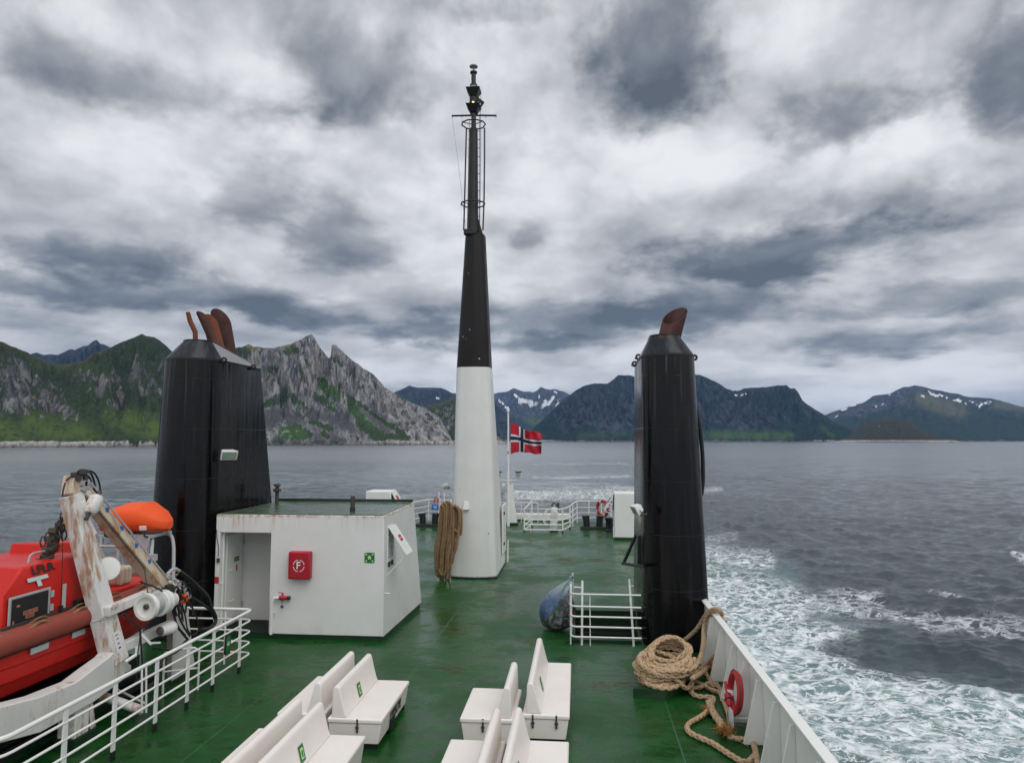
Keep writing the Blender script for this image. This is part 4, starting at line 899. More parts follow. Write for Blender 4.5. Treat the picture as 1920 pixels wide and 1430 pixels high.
    h0 = c0 + Vector((0.035, 0, .42)); R = Matrix.Rotation(math.radians(-34), 3, 'Y'); fl = MB(); fl.box(h0 + R @ Vector((0.015, 0, -.40)), (.03, .62, .80), R)
    f = fl.build('vent_flap', M['white'], t, bevel=0.006)
    n = R @ Vector((1, 0, 0)); panel('flap_notice', M['sign_red'], f, h0 + R @ Vector((0.031, 0.02, -.36)), (0, 1, 0), R @ Vector((0, 0, 1)), 0.22, 0.17, 0.003)
    text('BRANN', 0.055, M['sign_white'], 'lettering', f, h0 + R @ Vector((0.036, 0.02, -.36)), (0, 1, 0), R @ Vector((0, 0, 1)))
    panel('flap_notice', M['sign_white'], f, h0 + R @ Vector((0.031, 0.02, -.58)), (0, 1, 0), R @ Vector((0, 0, 1)), 0.2, 0.16, 0.003)
    rd = MB(); rd.cyl(h0 + R @ Vector((0.0, -.26, -.79)), c0 + Vector((.02, -.30, -.72)), 0.012, n=8); rd.build('flap_stay', M['rail'], t)
    for dy in (-.2, .1):
        q = MB(); q.box(c0 + Vector((.04, dy, -.47)), (.05, .05, .12)); q.build('vent_latch', M['dark_steel'], t)
    pg = MB(); pg.cyl(P(722, 1112, X=-4.58), P(722, 1112, X=-4.58) + Vector((.12, 0, 0)), 0.018, n=8); pg.build('pipe_stub', M['rail'], t)
    # things on the roof and walls
    q = P(519, 946, Z=ZT); s = thing('vent_pipe', q, 'rusty mushroom-topped vent pipe standing beside the broad funnel on the deckhouse roof', 'vent pipe')
    b = MB(); b.cyl(q, q + Vector((0, 0, .40)), 0.05, n=12); b.build('pipe', M['dark_steel'], s)
    b = MB(); b.lathe(q + Vector((0, 0, .36)), (0, 0, 1), [(0, .05), (.02, .11), (.07, .11), (.09, .05), (.14, .05), (.16, .10), (.21, .09), (.23, .04)], 14); b.build('cap', M['dark_steel'], s)
    q = P(661, 960, Z=ZT); s = thing('vent_pipe', q, 'short weathered grey pipe standing on the front edge of the deckhouse roof', 'vent pipe')
    b = MB(); b.cyl(q, q + Vector((0, 0, .40)), 0.055, n=12); b.build('pipe', M['dark_steel'], s)
    b = MB(); b.cyl(q + Vector((0, 0, .0)), q + Vector((0, 0, .12)), 0.068, n=12); b.build('green_sleeve', M['dk_green'], s)
    # red fire-hose cabinet
    o = P(566, 1057.5, Y=YF); s = thing('fire_cabinet', o + Vector((0, -.1, -.3)), 'red fire hose cabinet with a white letter F on the deckhouse wall', 'fire cabinet')
    b = MB(); b.span(o + Vector((-.265, -.19, -.32)), o + Vector((.265, -.002, .32))); b.build('cabinet', M['red'], s, bevel=0.035, seg=3)
    text('F', 0.24, M['sign_white'], 'letter', s, o + Vector((-.01, -.196, 0)), (1, 0, 0), (0, 0, 1), bold=0.004)
    b = MB()
    for k in range(4):
        a0 = math.radians(10 + 90 * k); 
        for j in range(7):
            aa, ab = a0 + math.radians(10 * j), a0 + math.radians(10 * j + 10.5); c = o + Vector((0, -.194, 0))
            f = lambda a, r: c + Vector((math.cos(a) * r, 0, math.sin(a) * r)); b.poly([f(aa, .142), f(ab, .142), f(ab, .125), f(aa, .125)])
        b.build('ring_arc', M['sign_white'], s, smooth=0); b = MB()
    # green assembly-point sign
    o = P(693, 1045, Y=YF) + Vector((0, -.004, 0)); s = thing('assembly_sign', o, 'square green assembly point sign with arrows on the deckhouse front', 'sign')
    panel('board', M['sign_green'], s, o, (1, 0, 0), (0, 0, 1), 0.235, 0.235, 0.008)
    b = MB(); z = -.012
    for sx in (-1, 1):
        for sz in (-1, 1):
            c = o + Vector((sx * .078, z, sz * .078)); d = Vector((-sx, 0, -sz)).normalized(); e = Vector((d.z, 0, -d.x))
            b.poly([c - d * .035 - e * .009, c - d * .035 + e * .009, c + d * .005 + e * .009, c + d * .005 - e * .009]); b.poly([c + d * .005 - e * .022, c + d * .005 + e * .022, c + d * .032]); b.build('arrow', M['sign_lime'], s, smooth=0); b = MB()
    for k, (dx, h) in enumerate(((-.024, .0), (.024, .0), (0, .012))):
        c = o + Vector((dx, z - .0005 * k, h)); b.poly([c + Vector((math.cos(a) * .011, 0, .034 + math.sin(a) * .011)) for a in (k2 * math.pi / 5 for k2 in range(10))]); b.poly([c + Vector(q) for q in ((-.014, 0, .020), (.014, 0, .020), (.009, 0, -.04), (-.009, 0, -.04))])
    b.build('figures', M['sign_lime'], s, smooth=0)
    # hydrant
    a = P(508, 1185, Y=YF) + Vector((.03, -.07, 0)); top = P(512, 1122, Y=YF).z
    s = thing('fire_hydrant', a, 'white bent water pipe with a red hydrant valve on the deckhouse front', 'hydrant')
    e = P(526, 1119, Y=YF) + Vector((0, -.07, 0))
    b = MB(); b.tube([(a.x, a.y, .125), (a.x, a.y, top - .12), (a.x + .02, a.y, top - .05), (a.x + .07, a.y, e.z), (e.x, a.y, e.z)], 0.036, 10); b.box((a.x, a.y + .03, .62), (.12, .06, .03)); b.build('pipe', M['rail'], s)
    b = MB(); b.lathe(e, (1, 0, 0), [(0, .045), (.03, .055), (.06, .06), (.12, .05), (.14, .04), (.2, .045)], 14); b.cyl(e + Vector((.08, 0, .03)), e + Vector((.08, 0, .11)), .018, n=8); v = b.build('valve', M['red'], s)
    b = MB(); b.beam(e + Vector((.10, 0, .11)), e + Vector((-.03, -.01, .13)), .02, .015); b.build('lever', M['red'], v)
    b = MB(); b.cyl(e + Vector((.2, 0, 0)), e + Vector((.26, 0, 0)), .05, n=12); b.build('coupling', M['black_steel'], v)
    b = MB(); b.cyl(e + Vector((.08, -.02, -.04)), e + Vector((.08, -.02, -.17)), .006, n=6); b.box(e + Vector((.08, -.02, -.2)), (.06, .02, .06), Matrix.Rotation(.78, 3, 'Y')); b.build('tag', M['dark_steel'], v)
build_house()

# ------------------------------------------------------------------ mast
def mast_ring(xl, xr, yf, yb, z, n=7, bulge=0.10, rc=0.28):
    w = xr - xl; rc = min(rc, w * 0.42); pts = []
    for k in range(n + 1):
        a = math.pi / 2 * k / n; pts.append(Vector((xl + rc - rc * math.cos(a), yf + rc - rc * math.sin(a), z)))
    for k in range(1, 6): s = k / 6; pts.append(Vector((xl + rc + (w - 2 * rc) * s, yf - bulge * w * 0.5 * math.sin(math.pi * s), z)))
    for k in range(n + 1):
        a = math.pi / 2 * k / n; pts.append(Vector((xr - rc + rc * math.sin(a), yf + rc - rc * math.cos(a), z)))
    for k in range(n + 1):
        a = math.pi / 2 * k / n; pts.append(Vector((xr - rc * .3 + rc * .3 * math.cos(a), yb - rc * .3 + rc * .3 * math.sin(a), z)))
    for k in range(n + 1):
        a = math.pi / 2 * k / n; pts.append(Vector((xl + rc * .3 - rc * .3 * math.sin(a), yb - rc * .3 + rc * .3 * math.cos(a), z)))
    return pts
def build_mast():
    t = thing('mast', (-3.7, 25.6, 0), 'tall tapering ship mast, white below and black above with navigation lights on top', 'mast')
    prof = lambda z: (np.interp(z, [0, 7.25, 12.1], [-4.42, -4.30, -4.06]), np.interp(z, [0, 7.25, 12.1], [-2.83, -3.10, -3.36]), np.interp(z, [0, 7.25, 12.1], [24.42, 24.6, 24.9]), np.interp(z, [0, 7.25, 12.1], [27.6, 25.5, 25.6]))
    b = MB(); b.loft([mast_ring(*prof(z), z) for z in (0.05, 2.5, 5, 7.245)]); b.build('lower_column', M['white'], t, smooth=40)
    b = MB(); b.loft([mast_ring(*prof(z), z) for z in (7.247, 9, 10.7, 12.13)]); b.build('upper_column', M['mast_black'], t, smooth=40)
    r0 = mast_ring(*[q + d for q, d in zip(prof(0), (-.03, .03, -.03, .03))], .003); b = MB(); b.loft([r0, [p + Vector((0, 0, .05)) for p in r0]]); b.build('base_flange', M['dk_green'], t)
    b = MB()
    for p in r0[4:19]: 
        b = MB(); b.cyl(p + Vector((0, -.012, .051)), p + Vector((0, -.012, .09)), .018, n=6); b.build('bolt', M['steel'], t)
    YM = 25.22; pt = lambda x, y, dy=0.0: P(x, y, Y=YM + dy)
    # collar and topmast
    b = MB(); a, c = pt(870, 440, -.28), pt(893, 430, -.28); b.span((a.x, YM - .38, a.z), (c.x, YM - .15, c.z)); b.build('collar_box', M['black_steel'], t, bevel=0.01)
    ctr = lambda y: pt(np.interp(y, [120, 250, 430], [888, 888, 886.5]), y)
    b = MB(); b.tube([ctr(440), ctr(243)], [.205, .155], 20); b.tube([ctr(243), ctr(238)], [.155, .09], 20); b.tube([ctr(238), ctr(205)], [.09, .085], 14); b.build('topmast', M['black_steel'], t)
    b = MB(); g0 = ctr(436); b.hexa([g0 + Vector((.18, -.012, -.08)), g0 + Vector((.38, -.012, -.08)), g0 + Vector((.38, .012, -.08)), g0 + Vector((.18, .012, -.08))], [g0 + Vector((.17, -.012, .55)), g0 + Vector((.19, -.012, .55)), g0 + Vector((.19, .012, .55)), g0 + Vector((.17, .012, .55))]); b.build('gusset', M['black_steel'], t)
    # lantern platforms
    for (yt, yb) in ((199, 212), (169, 183)):
        top, bot = ctr(yt), ctr(yb); p = MB(); q = lambda c, w, d: [c + Vector(v) for v in ((-w, -d, 0), (w, -d, 0), (w, d, 0), (-w, d, 0))]
        p.hexa(q(bot, .13, .13), q(top, .26, .28)); p.build('lantern_platform', M['black_steel'], t)
    def lantern(y0, y1, mat):
        p = MB(); p.cyl(ctr(y0), ctr(y1), .12, n=16); return p.build('lantern', mat, t)
    l = lantern(198.5, 193, M['glass']); lamp = MB(); lamp.cyl(ctr(198) + Vector((0, -.125, 0)), ctr(194) + Vector((0, -.125, 0)), .035, n=8); lamp.build('lamp', M['lit'], l)
    lantern(168.5, 162, M['glass'])
    b = MB(); b.tube([ctr(193), ctr(184)], .155, 16); b.build('lantern_hood', M['black_steel'], t)
    b = MB(); b.tube([ctr(161.5), ctr(159), ctr(158.8), ctr(138), ctr(137.8), ctr(135)], [.135, .135, .085, .085, .13, .13], 14); b.build('pole_head', M['black_steel'], t)
    b = MB(); b.lathe(ctr(135), (0, 0, 1), [(0, .03), (.1, .03), (.14, .05), (.18, .15), (.21, .16), (.25, .12), (.27, .03)], 18); b.build('antenna_dome', M['steel'], t)
    b = MB(); b.beam(pt(893, 184), pt(906, 194), .12, .10); b.beam(pt(906, 193), pt(899, 203), .06, .06); b.build('horn_bracket', M['black_steel'], t)
    # yard with its cleats
    b = MB(); b.tube([pt(847, 217.5), pt(888, 216.5), pt(931, 217)], .035, 8)
    for x in (848, 866, 911, 930): b.cyl(pt(x, 217), pt(x, 221), .012, n=6)
    b.build('yard', M['black_steel'], t)
    # hoops
    for y in (234, 383):
        c = ctr(y); b = MB(); pts = [c + Vector(v) for v in ((.0, .42, 0), (-.30, .30, 0), (-.44, .0, 0), (-.38, -.25, 0), (-.15, -.42, 0), (.15, -.42, 0), (.38, -.25, 0), (.44, 0, 0), (.30, .30, 0))]
        b.tube(pts, .026, 8, closed=True); b.cyl(c, c + Vector((-.38, -.25, 0)), .015, n=6); b.cyl(c, c + Vector((.38, -.25, 0)), .015, n=6); b.build('cage_hoop', M['black_steel'], t)
    for xs in ((874.5, 873, 871, 869.5), (908.5, 908.5, 907.5, 905.5)):
        b = MB(); b.tube([pt(x, y, -.25) for x, y in zip(xs, (240, 300, 380, 432))], .028, 8); b.build('cage_rail', M['black_steel'], t)
    b = MB(); b.tube([pt(899.5, 215), pt(899.5, 300), pt(898.5, 430)], .012, 6); b.tube([pt(902, 170), pt(901, 215), pt(901, 330), pt(899.5, 430)], .008, 6)
    b.tube([pt(880, 226), pt(878, 330), pt(876, 430)], .009, 6)
    for i in range(12): b.cyl(pt(896, 246 + i * 16), pt(900.5, 246 + i * 16), .011, n=6); b.cyl(pt(877.5, 246 + i * 16), pt(882, 246 + i * 16), .011, n=6)
    b.build('ladder', M['black_steel'], t)
    b = MB(); b.tube([pt(848, 221), pt(859, 305), pt(869, 392), pt(874, 432)], .0065, 5); b.build('halyard', M['steel'], t)
    # fittings on the white part
    o = P(874, 947, Y=24.42); b = MB(); b.hexa([o + Vector(v) for v in ((-.11, -.10, -.14), (.11, -.10, -.14), (.11, .02, -.14), (-.11, .02, -.14))], [o + Vector(v) for v in ((-.07, -.02, .14), (.07, -.02, .14), (.07, .02, .14), (-.07, .02, .14))]); b.build('lamp_cowl', M['white'], t, bevel=0.006)
    X = -2.81
    d = MB(); d.span((X - .02, 26.2, .55), (X + .04, 27.2, 2.3)); dr = d.build('side_door', M['white'], t, bevel=0.01)
    for z in (.9, 2.0):
        h = MB(); h.box((X + .05, 26.35, z), (.06, .14, .10)); h.build('door_latch', M['dark_steel'], dr)
    d = MB(); d.tube([(X + .08, 27.35, .05), (X + .08, 27.35, .85)], .018, 6); d.tube([(X + .08, 27.6, .05), (X + .08, 27.6, .85)], .018, 6)
    for i in range(3): d.cyl((X + .08, 27.35, .2 + i * .28), (X + .08, 27.6, .2 + i * .28), .014, n=6)
    d.build('side_ladder', M['rail'], t)
    b = MB(); b.tube([P(840, 957, Y=24.5), P(848, 962, Y=24.2), P(851, 954, Y=24.15), P(846, 948, Y=24.15)], .03, 8); b.build('hook', M['rail'], t)
    b = MB(); b.cyl(P(916, 1001, Y=24.4), P(916, 1001, Y=24.4) + Vector((0, -.06, .05)), .012, n=6); b.build('eye_bolt', M['dark_steel'], t)
    for x, y, nx in ((925, 911, 1), (839, 912, -1)):
        p = P(x + 6 * nx, y, Y=26.5); floodlight(p, (nx * .6, .3, -.5), 'small white floodlight fixed on the %s flank of the mast, seen edge-on' % ('right' if nx > 0 else 'left'), 0.7)
    # mooring rope hung over the hook
    rt = MB(); rnd = random.Random(4)
    tops = [(826, 948), (830, 944), (835, 941), (839, 943), (843, 950), (848, 951), (853, 950), (858, 955)]
    for i in range(8):
        tx, ty = tops[i]; bx = 818 + i * 3.4 + rnd.uniform(-1, 1); by = 1074 + (4 if i in (1, 2, 5) else 0) - (26 if i > 5 else 0) + rnd.uniform(-4, 4); dy = rnd.uniform(-.05, .10)
        right = tx + 5
        path = [P(tx, ty + 8, Y=24.05 + dy), P(tx - 4, ty + 50, Y=24.02 + dy), P(bx - 1, by - 45, Y=24.0 + dy), P(bx, by, Y=24.0 + dy), P(bx + 4, by + 6, Y=23.95 + dy), P(bx + 8, by - 6, Y=23.9 + dy), P(bx + 11, by - 50, Y=23.92 + dy), P(right + 1, ty + 45, Y=23.95 + dy), P(right + 2, ty + 6, Y=24.0 + dy), P(tx + 2, ty - 1, Y=24.06 + dy), P(tx, ty + 8, Y=24.07 + dy)]
        rope_into(rt, path, 0.043, plait=False)
    rope_into(rt, [P(846, 960, Y=24.0), P(848, 951, Y=23.98), P(855, 949, Y=23.95), P(861, 960, Y=23.95), P(861, 985, Y=23.95), P(855, 1025, Y=23.9), P(843, 1060, Y=23.9), P(830, 1078, Y=23.9), P(822, 1066, Y=23.9)], 0.055, plait=False)
    rt_o = rt.build('mooring_rope', M['rope_dark'], None, loc=P(838, 1080, Y=24.0), smooth=60)
    tag(rt_o, 'brown mooring rope hanging in long loops from a hook on the mast', 'rope')
build_mast()
# ------------------------------------------------------------------ benches
def build_bench(label, xb, xo, y0, y1, latches, sign=None, txt=None, y_off=0.0):
    """xb: x of the back edge, xo: x of the seat's outer edge; y0..y1 along the ship"""
    sg = 1 if xo > xb else -1; t = thing('bench', ((xb + xo) / 2, (y0 + y1) / 2, 0), label, 'bench', 'white deck benches')
    zb, zl, zt = 0.085, 0.385, 0.46; X = lambda d: xb + sg * d; W = abs(xo - xb)
    def sp(b, a, c): b.span((min(a[0], c[0]), a[1], a[2]), (max(a[0], c[0]), c[1], c[2]))
    b = MB(); i = 0.018
    b.hexa([(X(.03), y0 + .03, zb), (X(W - .06), y0 + .03, zb), (X(W - .06), y1 - .03, zb), (X(.03), y1 - .03, zb)], [(X(i), y0 + i, zl), (X(W - i), y0 + i, zl), (X(W - i), y1 - i, zl), (X(i), y1 - i, zl)])
    bo = b.build('locker_box', M['bench'], t, bevel=0.012)
    b = MB(); sp(b, (X(.03), y0 + .06, .002), (X(W - .07), y0 + .14, .084)); b.build('foot', M['ink'], t); b = MB(); sp(b, (X(.03), y1 - .14, .002), (X(W - .07), y1 - .06, .084)); b.build('foot', M['ink'], t)
    b = MB(); sp(b, (X(0), y0, zl + .001), (X(W), y1, zt)); b.build('seat_lid', M['bench'], t, bevel=0.022, seg=3)
    # backrest: thick at the seat, rounded along the top
    prof = [(.055, zt), (.062, .70), (.068, .86)] + [(.068 + .058 - .058 * math.cos(a), .86 + .062 * math.sin(a)) for a in (math.pi * k / 7 for k in range(1, 7))] + [(.190, .84), (.225, .70), (.27, .53), (.30, zt)]
    b = MB(); n = 14; ys = np.linspace(y0 + .035, y1 - .035, 2)
    b.loft([[Vector((X(d), y, z)) for d, z in prof] for y in ys]); b.build('backrest', M['bench'], t, bevel=0.02, seg=3, smooth=30)
    for d in latches:
        x = X(d * W); l = MB(); l.box((x, y0 + .010, .40), (.028, .02, .11)); l.torus((x, y0 + .0, .33), (0, 1, 0), .022, .007, 10, 6); l.box((x, y0 + .012, .30), (.03, .018, .09)); l.build('latch', M['dark_steel'], t)
    if sign:
        nrm = Vector((sg * (.70 - .53 + 0.0), 0, .045)).normalized(); up = Vector((-sg * .045, 0, .17)).normalized()
        o = Vector((X(.250) + sg * .004, sign, .62)); rgt = Vector((0, sg, 0))
        bd = panel('sticker', M['sign_green'], t, o, rgt, up, .15, .21, .004); panel('sticker_field', M['sign_lime'], bd, o + nrm * .004, rgt, up, .075, .135, .002)
        b = MB(); c = o + nrm * .0075; r = rgt.normalized(); b.poly([c + r * q[0] + up * q[1] for q in ((-.02, -.05), (.02, -.05), (.024, .02), (.01, .045), (-.01, .045), (-.024, .02))]); b.build('jacket_mark', M['sign_green'], bd, smooth=0)
    if txt: text(txt, .18, M['ink'], 'lettering', t, (X(W - .028 + .012), (y0 + y1) / 2 + .02 + y_off, .285), (0, sg, 0), (0, 0, 1), sx=0.85, bold=.010)
    if txt:
        b = MB(); sp(b, (X(W - .10), (y0 + y1) / 2 - .26, .04), (X(W - .026), (y0 + y1) / 2 + .02, .215)); b.build('drain_notch', M['ink'], t)
    return t
LB = 0.46
bx = lambda x, y: P(x, y, Z=LB).x
by = lambda x, y: P(x, y, Z=LB).y
X1, X2 = bx(618, 1340), bx(716, 1349)
build_bench('white bench with black lettering on its side, nearest the deckhouse corner', X1, X2, by(714, 1349), by(764, 1275), [.55], sign=11.75, txt='LIVBELTER')
build_bench('long white bench facing the left railing, back to back with the lettered bench', X1 - .10, bx(519, 1335), by(519, 1335), by(596, 1266), [.5])
X3, X4 = X1 - .02, bx(686, 1379)
build_bench('white bench cut off by the bottom edge, green sticker on its backrest, facing inboard', X3, X4, 7.6, by(686, 1378), [.55], sign=9.35)
build_bench('white bench cut off by the bottom edge, nearest to the left railing and facing it', X3 - .12, X3 - .86, 7.9, by(479, 1363), [.5])
build_bench('long white bench facing the bulwark, with two dark latches on its end', bx(979, 1340), bx(1068, 1341), by(1030, 1340), by(1071, 1242), [.22, .72], sign=12.3)
build_bench('short white bench facing left with one hanging latch, behind the two nearest benches', bx(966, 1345), bx(862, 1345), by(862, 1345), by(890, 1288), [.58])
build_bench('white bench cut off by the bottom edge, nearest the coil of rope and facing right', bx(955, 1390), bx(1067, 1390), 7.4, by(1067, 1389), [.5], sign=9.1)
build_bench('white bench cut off by the bottom edge, facing left beside the middle gap', bx(949, 1386), bx(845, 1384), 7.5, by(844, 1384), [.5])

# ------------------------------------------------------------------ left guard rail
RZ = (1.135, .93, .705, .48, .255)
def build_left_rail():
    X = -6.87; YE = 14.74
    t = thing('guard_rail', (X, 11.5, 0), 'long white five-bar guard rail between the benches and the rescue boat', 'railing')
    for i, z in enumerate(RZ):
        r = .031 if i == 0 else .019; b = MB()
        arc = [(X - .16 + .16 * math.cos(a), YE - .16 + .16 * math.sin(a), z) for a in (math.pi / 2 * k / 6 for k in range(7))]
        arc2 = [(X - .35 + .35 * math.cos(a), 8.35 - .35 * math.sin(a), z) for a in (math.pi / 2 * k / 6 for k in range(6, -1, -1))]
        b.tube([(-9.6, 8.0, z)] + arc2 + [(X, 10.0, z), (X, 12.0, z)] + arc + [(-8.62, YE, z)], r, 10); b.build('rail', M['rail'], t, smooth=60)
    for y in (9.25, 10.28, 11.33, 12.27, 13.15, 14.2):
        b = MB(); b.span((X - .012, y - .045, .13), (X + .012, y + .045, RZ[0] - .01)); po = b.build('post', M['rail'], t, bevel=0.004)
        b = MB(); b.span((X - .014, y - .047, .002), (X + .014, y + .047, .129)); b.build('post_foot', M['ink'], po)
    for x in (-8.3, -7.46):
        b = MB(); b.cyl((x, YE, .002), (x, YE, RZ[0]), .02, n=8); b.build('post', M['rail'], t)
    o = Vector((X + .035, 13.62, .74)); s = thing('muster_sign', o, 'small green sign in a dark frame hung on the left guard rail', 'sign')
    R = Matrix.Rotation(math.radians(-4), 3, 'X'); b = MB(); b.box(o, (.02, .22, .36), R); b.build('backing', M['black_steel'], s)
    panel('board', M['sign_green'], s, o + Vector((.0102, 0, 0)), (0, 1, 0), (0, 0, 1), .15, .29, .006)
    b = MB(); c = o + Vector((.018, 0, 0)); b.poly([c + Vector((0, q[0], q[1])) for q in ((-.05, .01), (.05, .01), (.035, -.03), (-.035, -.03))]); b.poly([c + Vector((0.0005, q[0], q[1])) for q in ((-.05, .02), (-.01, .06), (.0, .03), (.05, .05), (.05, .02))]); b.build('boat_mark', M['sign_lime'], s, smooth=0)
build_left_rail()

# ------------------------------------------------------------------ hatch guard and the bag tied to it
def build_hatch_rail():
    Y = 16.75; x0, x1 = P(1071, 1190, Y=Y).x, P(1203, 1190, Y=Y).x
    t = thing('hatch_rail', ((x0 + x1) / 2, Y, 0), 'low white guard rail round the stair opening beside the right-hand funnel', 'railing')
    for i, yy in enumerate((1113, 1136, 1155, 1174, 1193)):
        z = P(1071, yy, Y=Y).z; b = MB(); arc = [(x0 + .14 - .14 * math.cos(a), Y + .14 - .14 * math.sin(a), z) for a in (math.pi / 2 * k / 5 for k in range(6))]
        b.tube([(x0, 18.9, z), (x0, 17.4, z)] + arc + [(x1, Y, z)], .021, 8); b.build('rail', M['rail'], t, smooth=60)
        s = MB(); s.cyl((x1 + .001, Y, z), (x1 + .10, Y + .05, z), .02, n=8); s.build('rail_stub', M['black_steel'], t)
    b = MB(); z0 = P(1073, 1197, Y=Y).z; b.span((x0 - .03, Y + .12, .002), (x0 + .005, Y + .32, P(1073, 1100, Y=Y).z)); b.build('corner_plate', M['rail'], t, bevel=0.004)
    b = MB(); p = P(1106, 1113, Y=Y); b.cyl((p.x, Y + .02, .002), (p.x, Y + .02, p.z), .012, n=6); b.build('post', M['rail'], t)
    b = MB(); p = P(1074, 1074, Y=18.7); b.cyl((p.x, 18.7, .002), (p.x, 18.7, p.z), .025, n=8); b.build('post', M['rail'], t)
    for (xa, ya, xb, yb, yy) in ((1092, 1088, 1091, 1203, 17.25), (1180, 1085, 1188, 1206, 17.25)):
        b = MB(); a, c = P(xa, ya, Y=yy), P(xb, yb, Y=yy - .4); b.tube([a, c, c - Vector((0, .05, .6))], .027, 8); b.cyl(a - Vector((0, 0, .16)), a + Vector((.10 if xa > 1100 else -.2, .02, -.16)), .018, n=6); b.build('stair_handrail', M['rail'], t)
build_hatch_rail()
def m_bag():
    m, t, b = mat_new('plastic_rubbish_bag'); p = t.pos(); x, y, z = t.sep(p)
    n = t.noise(p, 2.2, 3.0, 0.5); v = t.add('ShaderNodeTexVoronoi', feature='F1'); t.put(v.inputs['Vector'], t.v('ADD', p, t.v('SCALE', t.noise(p, 5.0, 3.0, color=True), 0.25))); v.inputs['Scale'].default_value = 11.0
    cs = t.sep(v.outputs['Color'])
    junk = t.ramp(cs[0], [(0.0, (0.012, 0.012, 0.014)), (0.45, (0.045, 0.05, 0.05)), (0.62, (0.22, 0.02, 0.025)), (0.72, (0.16, 0.18, 0.17)), (0.85, (0.03, 0.05, 0.05)), (1.0, (0.30, 0.31, 0.30))])
    top = t.mr(t.m('ADD', t.m('ADD', z, t.m('MULTIPLY', x, -0.75)), t.m('MULTIPLY', t.m('SUBTRACT', n, 0.5), 0.5)), 1.02, 1.08)
    c = t.mix(top, junk, (0.015, 0.06, 0.18))
    film = t.mr(t.noise(t.v('ADD', p, t.v('SCALE', t.noise(p, 3.0, 2.0, color=True), 0.4)), 4.5, 6.0, 0.65), 0.50, 0.66)
    c = t.mix(t.m('ADD', t.m('MULTIPLY', film, 0.42), t.mr(z, 0.72, 1.1, 0.04, 0.80)), c, (0.30, 0.36, 0.38))
    t.put(b.inputs['Base Color'], c); b.inputs['Roughness'].default_value = 0.32; b.inputs['Coat Weight'].default_value = 0.7; b.inputs['Coat Roughness'].default_value = 0.12
    t.put(b.inputs['Normal'], t.bump(t.m('ADD', t.noise(p, 6.0, 5.0, 0.6, 1.0), film), 0.55, 0.05)); return m
def build_bag():
    c = P(1043, 1186, Z=0); c = Vector((c.x, c.y + .3, 0)); mb = MB(); rings = []; n = 40
    prof = [(0.01, .16, 0), (.05, .32, 0), (.18, .42, 0), (.40, .455, 0), (.62, .43, .02), (.80, .36, .07), (.95, .27, .15), (1.08, .18, .24), (1.16, .10, .31), (1.22, .045, .35), (1.27, .05, .37), (1.33, .085, .40)]
    for z, r, dx in prof:
        R = []
        for k in range(n):
            a = 2 * math.pi * k / n; w = 1 + .10 * math.sin(3 * a + z * 5) + .07 * math.sin(7 * a - z * 9) + .045 * math.sin(11 * a + z * 23) + .03 * math.sin(13 * a + z * 15) * (z > .9)
            R.append(c + Vector((math.cos(a) * r * w * .98 + dx, math.sin(a) * r * w * .8, z)))
        rings.append(R)
    mb.loft(rings); t = thing('rubbish_bag', c, 'bulging clear plastic bag of rubbish with a blue sheet inside, tied beside the stair opening', 'bag')
    mb.build('bag', m_bag(), t, subsurf=1)
    tw = MB(); M['twine'] = m_paint('green_twine', (0.03, 0.22, 0.17), 0.7)
    for pts in ([(1027, 1112), (1036, 1128), (1041, 1148), (1043, 1162)], [(1069, 1087), (1057, 1102), (1048, 1125), (1041, 1146)], [(1041, 1146), (1056, 1158), (1072, 1159)], [(1060, 1086), (1069, 1086), (1076, 1089)]):
        tw.tube(smooth_path([P(x, y, Y=c.y - .37 + (.2 if y < 1105 else 0)) for x, y in pts], .03), .010, 5)
    tw.build('twine', M['twine'], t)
build_bag()

